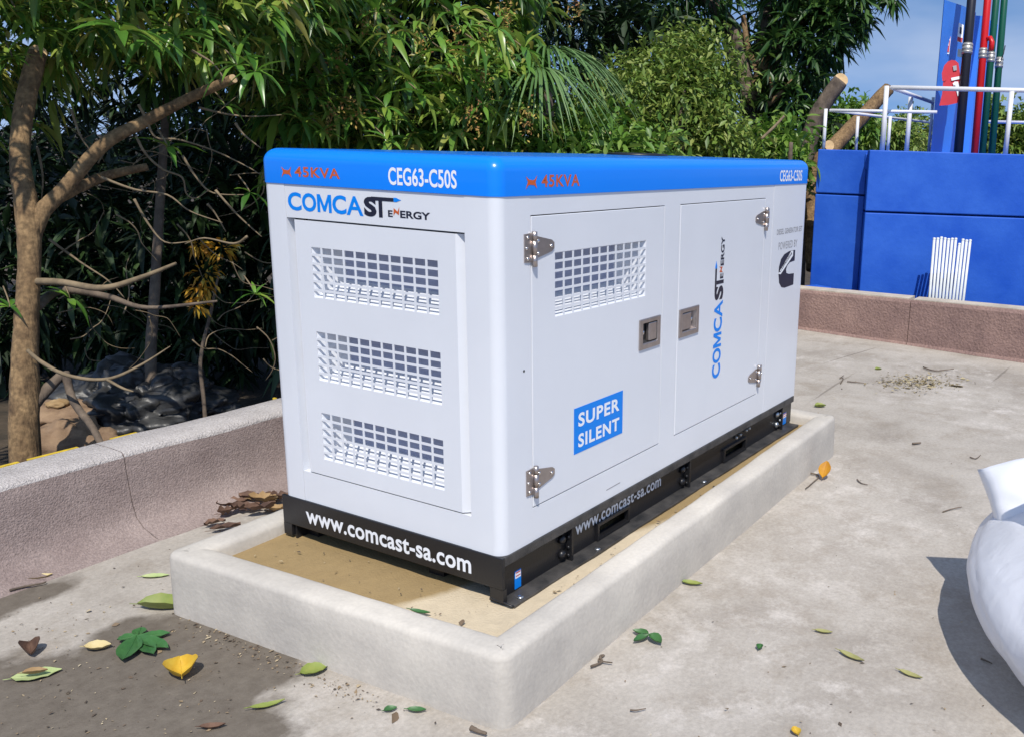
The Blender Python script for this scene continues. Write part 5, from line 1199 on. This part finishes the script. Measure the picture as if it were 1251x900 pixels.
flat_leaf('fallen_leaf', 43, 823, .06, .020, .35, M['bleaf2'], 'brown dry scrap lying on the pale oval leaf', .6, .1, z=.012)
flat_leaf('fallen_leaf', 38, 798, .075, .05, -.9, M['bleaf'], 'dark brown shrivelled leaf above the pale oval leaf', .7, .2)
flat_leaf('fallen_leaf', 513, 749, .065, .016, -.25, M['gleaf'], 'narrow green leaf lying on the sand inside the kerb', .3, .1, z=.157, group='leaves fallen on the concrete')
flat_leaf('fallen_leaf', 990, 571, .075, .055, 1.2, M['oleaf'], 'orange leaf leaning against the long side of the kerb', .3, .12, tilt=.75, ref=(1.93, -.262, .004))
flat_leaf('fallen_leaf', 190, 705, .085, .028, .2, M['pleaf'], 'pale dry leaf flat beside the kerb corner', .2, .05)
# five leaflet sprig
spg = empty('leaf_sprig', onz(172, 785, 0), 'dark green sprig of five leaflets on the damp patch', 'leaf', 'leaves fallen on the concrete')
hc = onz(168, 781, 0)
for eu, ev, w_ in ((143, 786, .040), (173, 770, .038), (209, 777, .040), (207, 797, .044), (189, 805, .045), (150, 813, .062)):
    dv = onz(eu, ev, 0) - hc; L_ = np.linalg.norm(dv); an = math.atan2(dv @ FWD, dv @ LAT)
    flat_leaf('leaflet', 0, 0, L_ * .96, w_, an, M['gleaf'], None, .10, .03, ref=hc + dv * .5 + np.array([0, 0, .006 + .003 * random.random()]), parent=spg, tip=1.25)
spg2 = empty('leaf_sprig', onz(785, 786, 0), 'small green sprig of three leaflets right of the kerb', 'leaf', 'leaves fallen on the concrete')
hc = onz(793, 780, 0)
for an, L_, w_ in ((2.7, .055, .026), (-2.4, .06, .026), (-.9, .06, .034)):
    X = LAT * math.cos(an) + FWD * math.sin(an)
    flat_leaf('leaflet', 0, 0, L_, w_, an, M['gleaf'], None, .4, .12, ref=hc + X * L_ * .52 + np.array([0, 0, .006]), parent=spg2)
# heap of dry brown leaves between parapet and kerb
for i, (u, v, L_, w_, an, mm) in enumerate([(283, 611, .15, .07, .5, 'bleaf'), (305, 606, .13, .06, -.3, 'bleaf'), (322, 612, .15, .07, .3, 'bleaf2'), (335, 603, .13, .06, .1, 'bleaf'), (300, 618, .14, .06, .1, 'bleaf'), (318, 622, .15, .05, .4, 'bleaf'), (336, 616, .13, .05, -.2, 'bleaf2'), (278, 622, .11, .05, .9, 'bleaf'), (342, 609, .11, .06, .6, 'bleaf'), (313, 600, .10, .05, .2, 'bleaf'), (275, 640, .14, .04, .15, 'bleaf'), (262, 634, .10, .04, .3, 'bleaf')]):
    c = onz(u, v, 0.03); 
    flat_leaf('dry_leaf', 0, 0, L_ * .75, w_ * .85, an + random.gauss(0, .3), M[mm], 'curled dry brown leaf in the heap between parapet and kerb', .35, .16 if i < 9 else .05, ref=(c[0], c[1], -.002 + .012 * (i % 3) if i < 10 else .006), group='dry leaves heaped by the parapet', crumple=.015)
# twigs
TW = [([(722, 815), (735, 809), (733, 803), (738, 800), (731, 807), (748, 811)], 'curled brown twig on the concrete by the kerb', .004), ([(985, 578), (1000, 581), (992, 590), (984, 597)], 'bent twig under the orange leaf', .004), ([(1128, 449), (1142, 453), (1165, 451)], 'thin straight twig far out by the red parapet', .005), ([(1027, 468), (1030, 463), (1026, 462), (1031, 459)], 'forked dark twig on the far terrace', .004), ([(1035, 466), (1056, 468)], 'short straight twig beside the forked twig', .004), ([(1115, 542), (1125, 541)], 'stubby twig on the middle of the terrace', .006), ([(1047, 586), (1052, 590), (1060, 592)], 'thin curved twig in the middle of the terrace', .003), ([(1152, 625), (1163, 622), (1175, 620)], 'thin bent twig above the bag shadow', .003), ([(1185, 558), (1192, 560), (1198, 556)], 'thin curved twig behind the foam packet', .003), ([(575, 890), (585, 893), (594, 896)], 'stubby dark twig at the front corner of the kerb', .007), ([(770, 868), (778, 869), (789, 866)], 'faint thin twig near the bottom edge', .0025), ([(12, 722), (30, 717), (52, 713), (56, 711)], 'thin dark twig near the parapet foot', .004), ([(1198, 805), (1206, 808), (1212, 811)], 'small dark twig inside the bag shadow', .003)]
for pts, lab, r in TW:
    pa, _ = smooth_path([onz(u, v, r + .002) + np.array([0, 0, random.uniform(0, .006)]) for u, v in pts], k=5)
    tag(MB().tube(pa, [r * (1 - .5 * i / len(pa)) for i in range(len(pa))], 6, True, .2).build('twig', M['bark2'], None, True), lab, 'twig', 'twigs on the concrete')
# fine litter: crumbs, chips, grit that nobody could count
def chips(name, pts, size, m, flat=.35):
    n = len(pts); d = unit(rng.normal(size=(n, 3)) * np.array([1, 1, .15])); Ls = size * rng.lognormal(0, .5, n)
    V, F = leaf_arrays(pts, d, Ls, Ls * rng.uniform(.15, .4, n), rng.uniform(-.05, .1, n), rng.normal(0, .4, n), 3)
    return fast_mesh(name, V, F, m, None, kind='stuff')
pts = []
for _ in range(260):   # along the foot of the kerb's front face
    t_ = random.random(); p = onz(225 + 240 * t_, 752 + 100 * t_, 0) + np.array([-abs(random.gauss(0, .035)), random.gauss(0, .05), .003]); pts.append(p)
for _ in range(240):
    p = onz(random.uniform(0, 300), random.uniform(735, 900), 0) + np.array([0, 0, .003]); pts.append(p)
for _ in range(260):
    p = onz(random.uniform(300, 1240), random.uniform(420, 900), 0)
    if -.33 < p[0] < 2.33 and -.28 < p[1] < 1.1: continue
    pts.append(p + np.array([0, 0, .003]))
for _ in range(60):
    p = onz(random.uniform(30, 345), random.uniform(600, 735), 0)
    if p[1] < 1.5 and not (-.36 < p[0] < 2.3 and p[1] < 1.08): pts.append(p + np.array([0, 0, .003]))
lt = chips('ground_litter', np.array(pts), .0065, M['litter']); tag(lt, 'scattered crumbs of bark and leaf on the concrete', 'litter')
pts = np.array([onz(random.gauss(1120, 24), 468 + random.gauss(0, 4.5), 0) + np.array([0, 0, abs(random.gauss(0, .008))]) for _ in range(700)])
tag(chips('straw_heap', pts, .014, M['straw']), 'small heap of dry straw swept together on the far terrace', 'straw')
pts = np.array([onz(random.uniform(1, 345), random.gauss(0, 1), 0) for _ in range(1)])
# crumbs on the sand and along the skid
pts = [np.array([random.uniform(.1, 1.2), -.09 + random.gauss(0, .02), .158]) for _ in range(50)] + [np.array([random.uniform(-.2, 0), random.uniform(0, .9), .158]) for _ in range(40)]
tag(chips('sand_litter', np.array(pts), .008, M['litter']), 'dark crumbs scattered over the sand bed', 'litter')
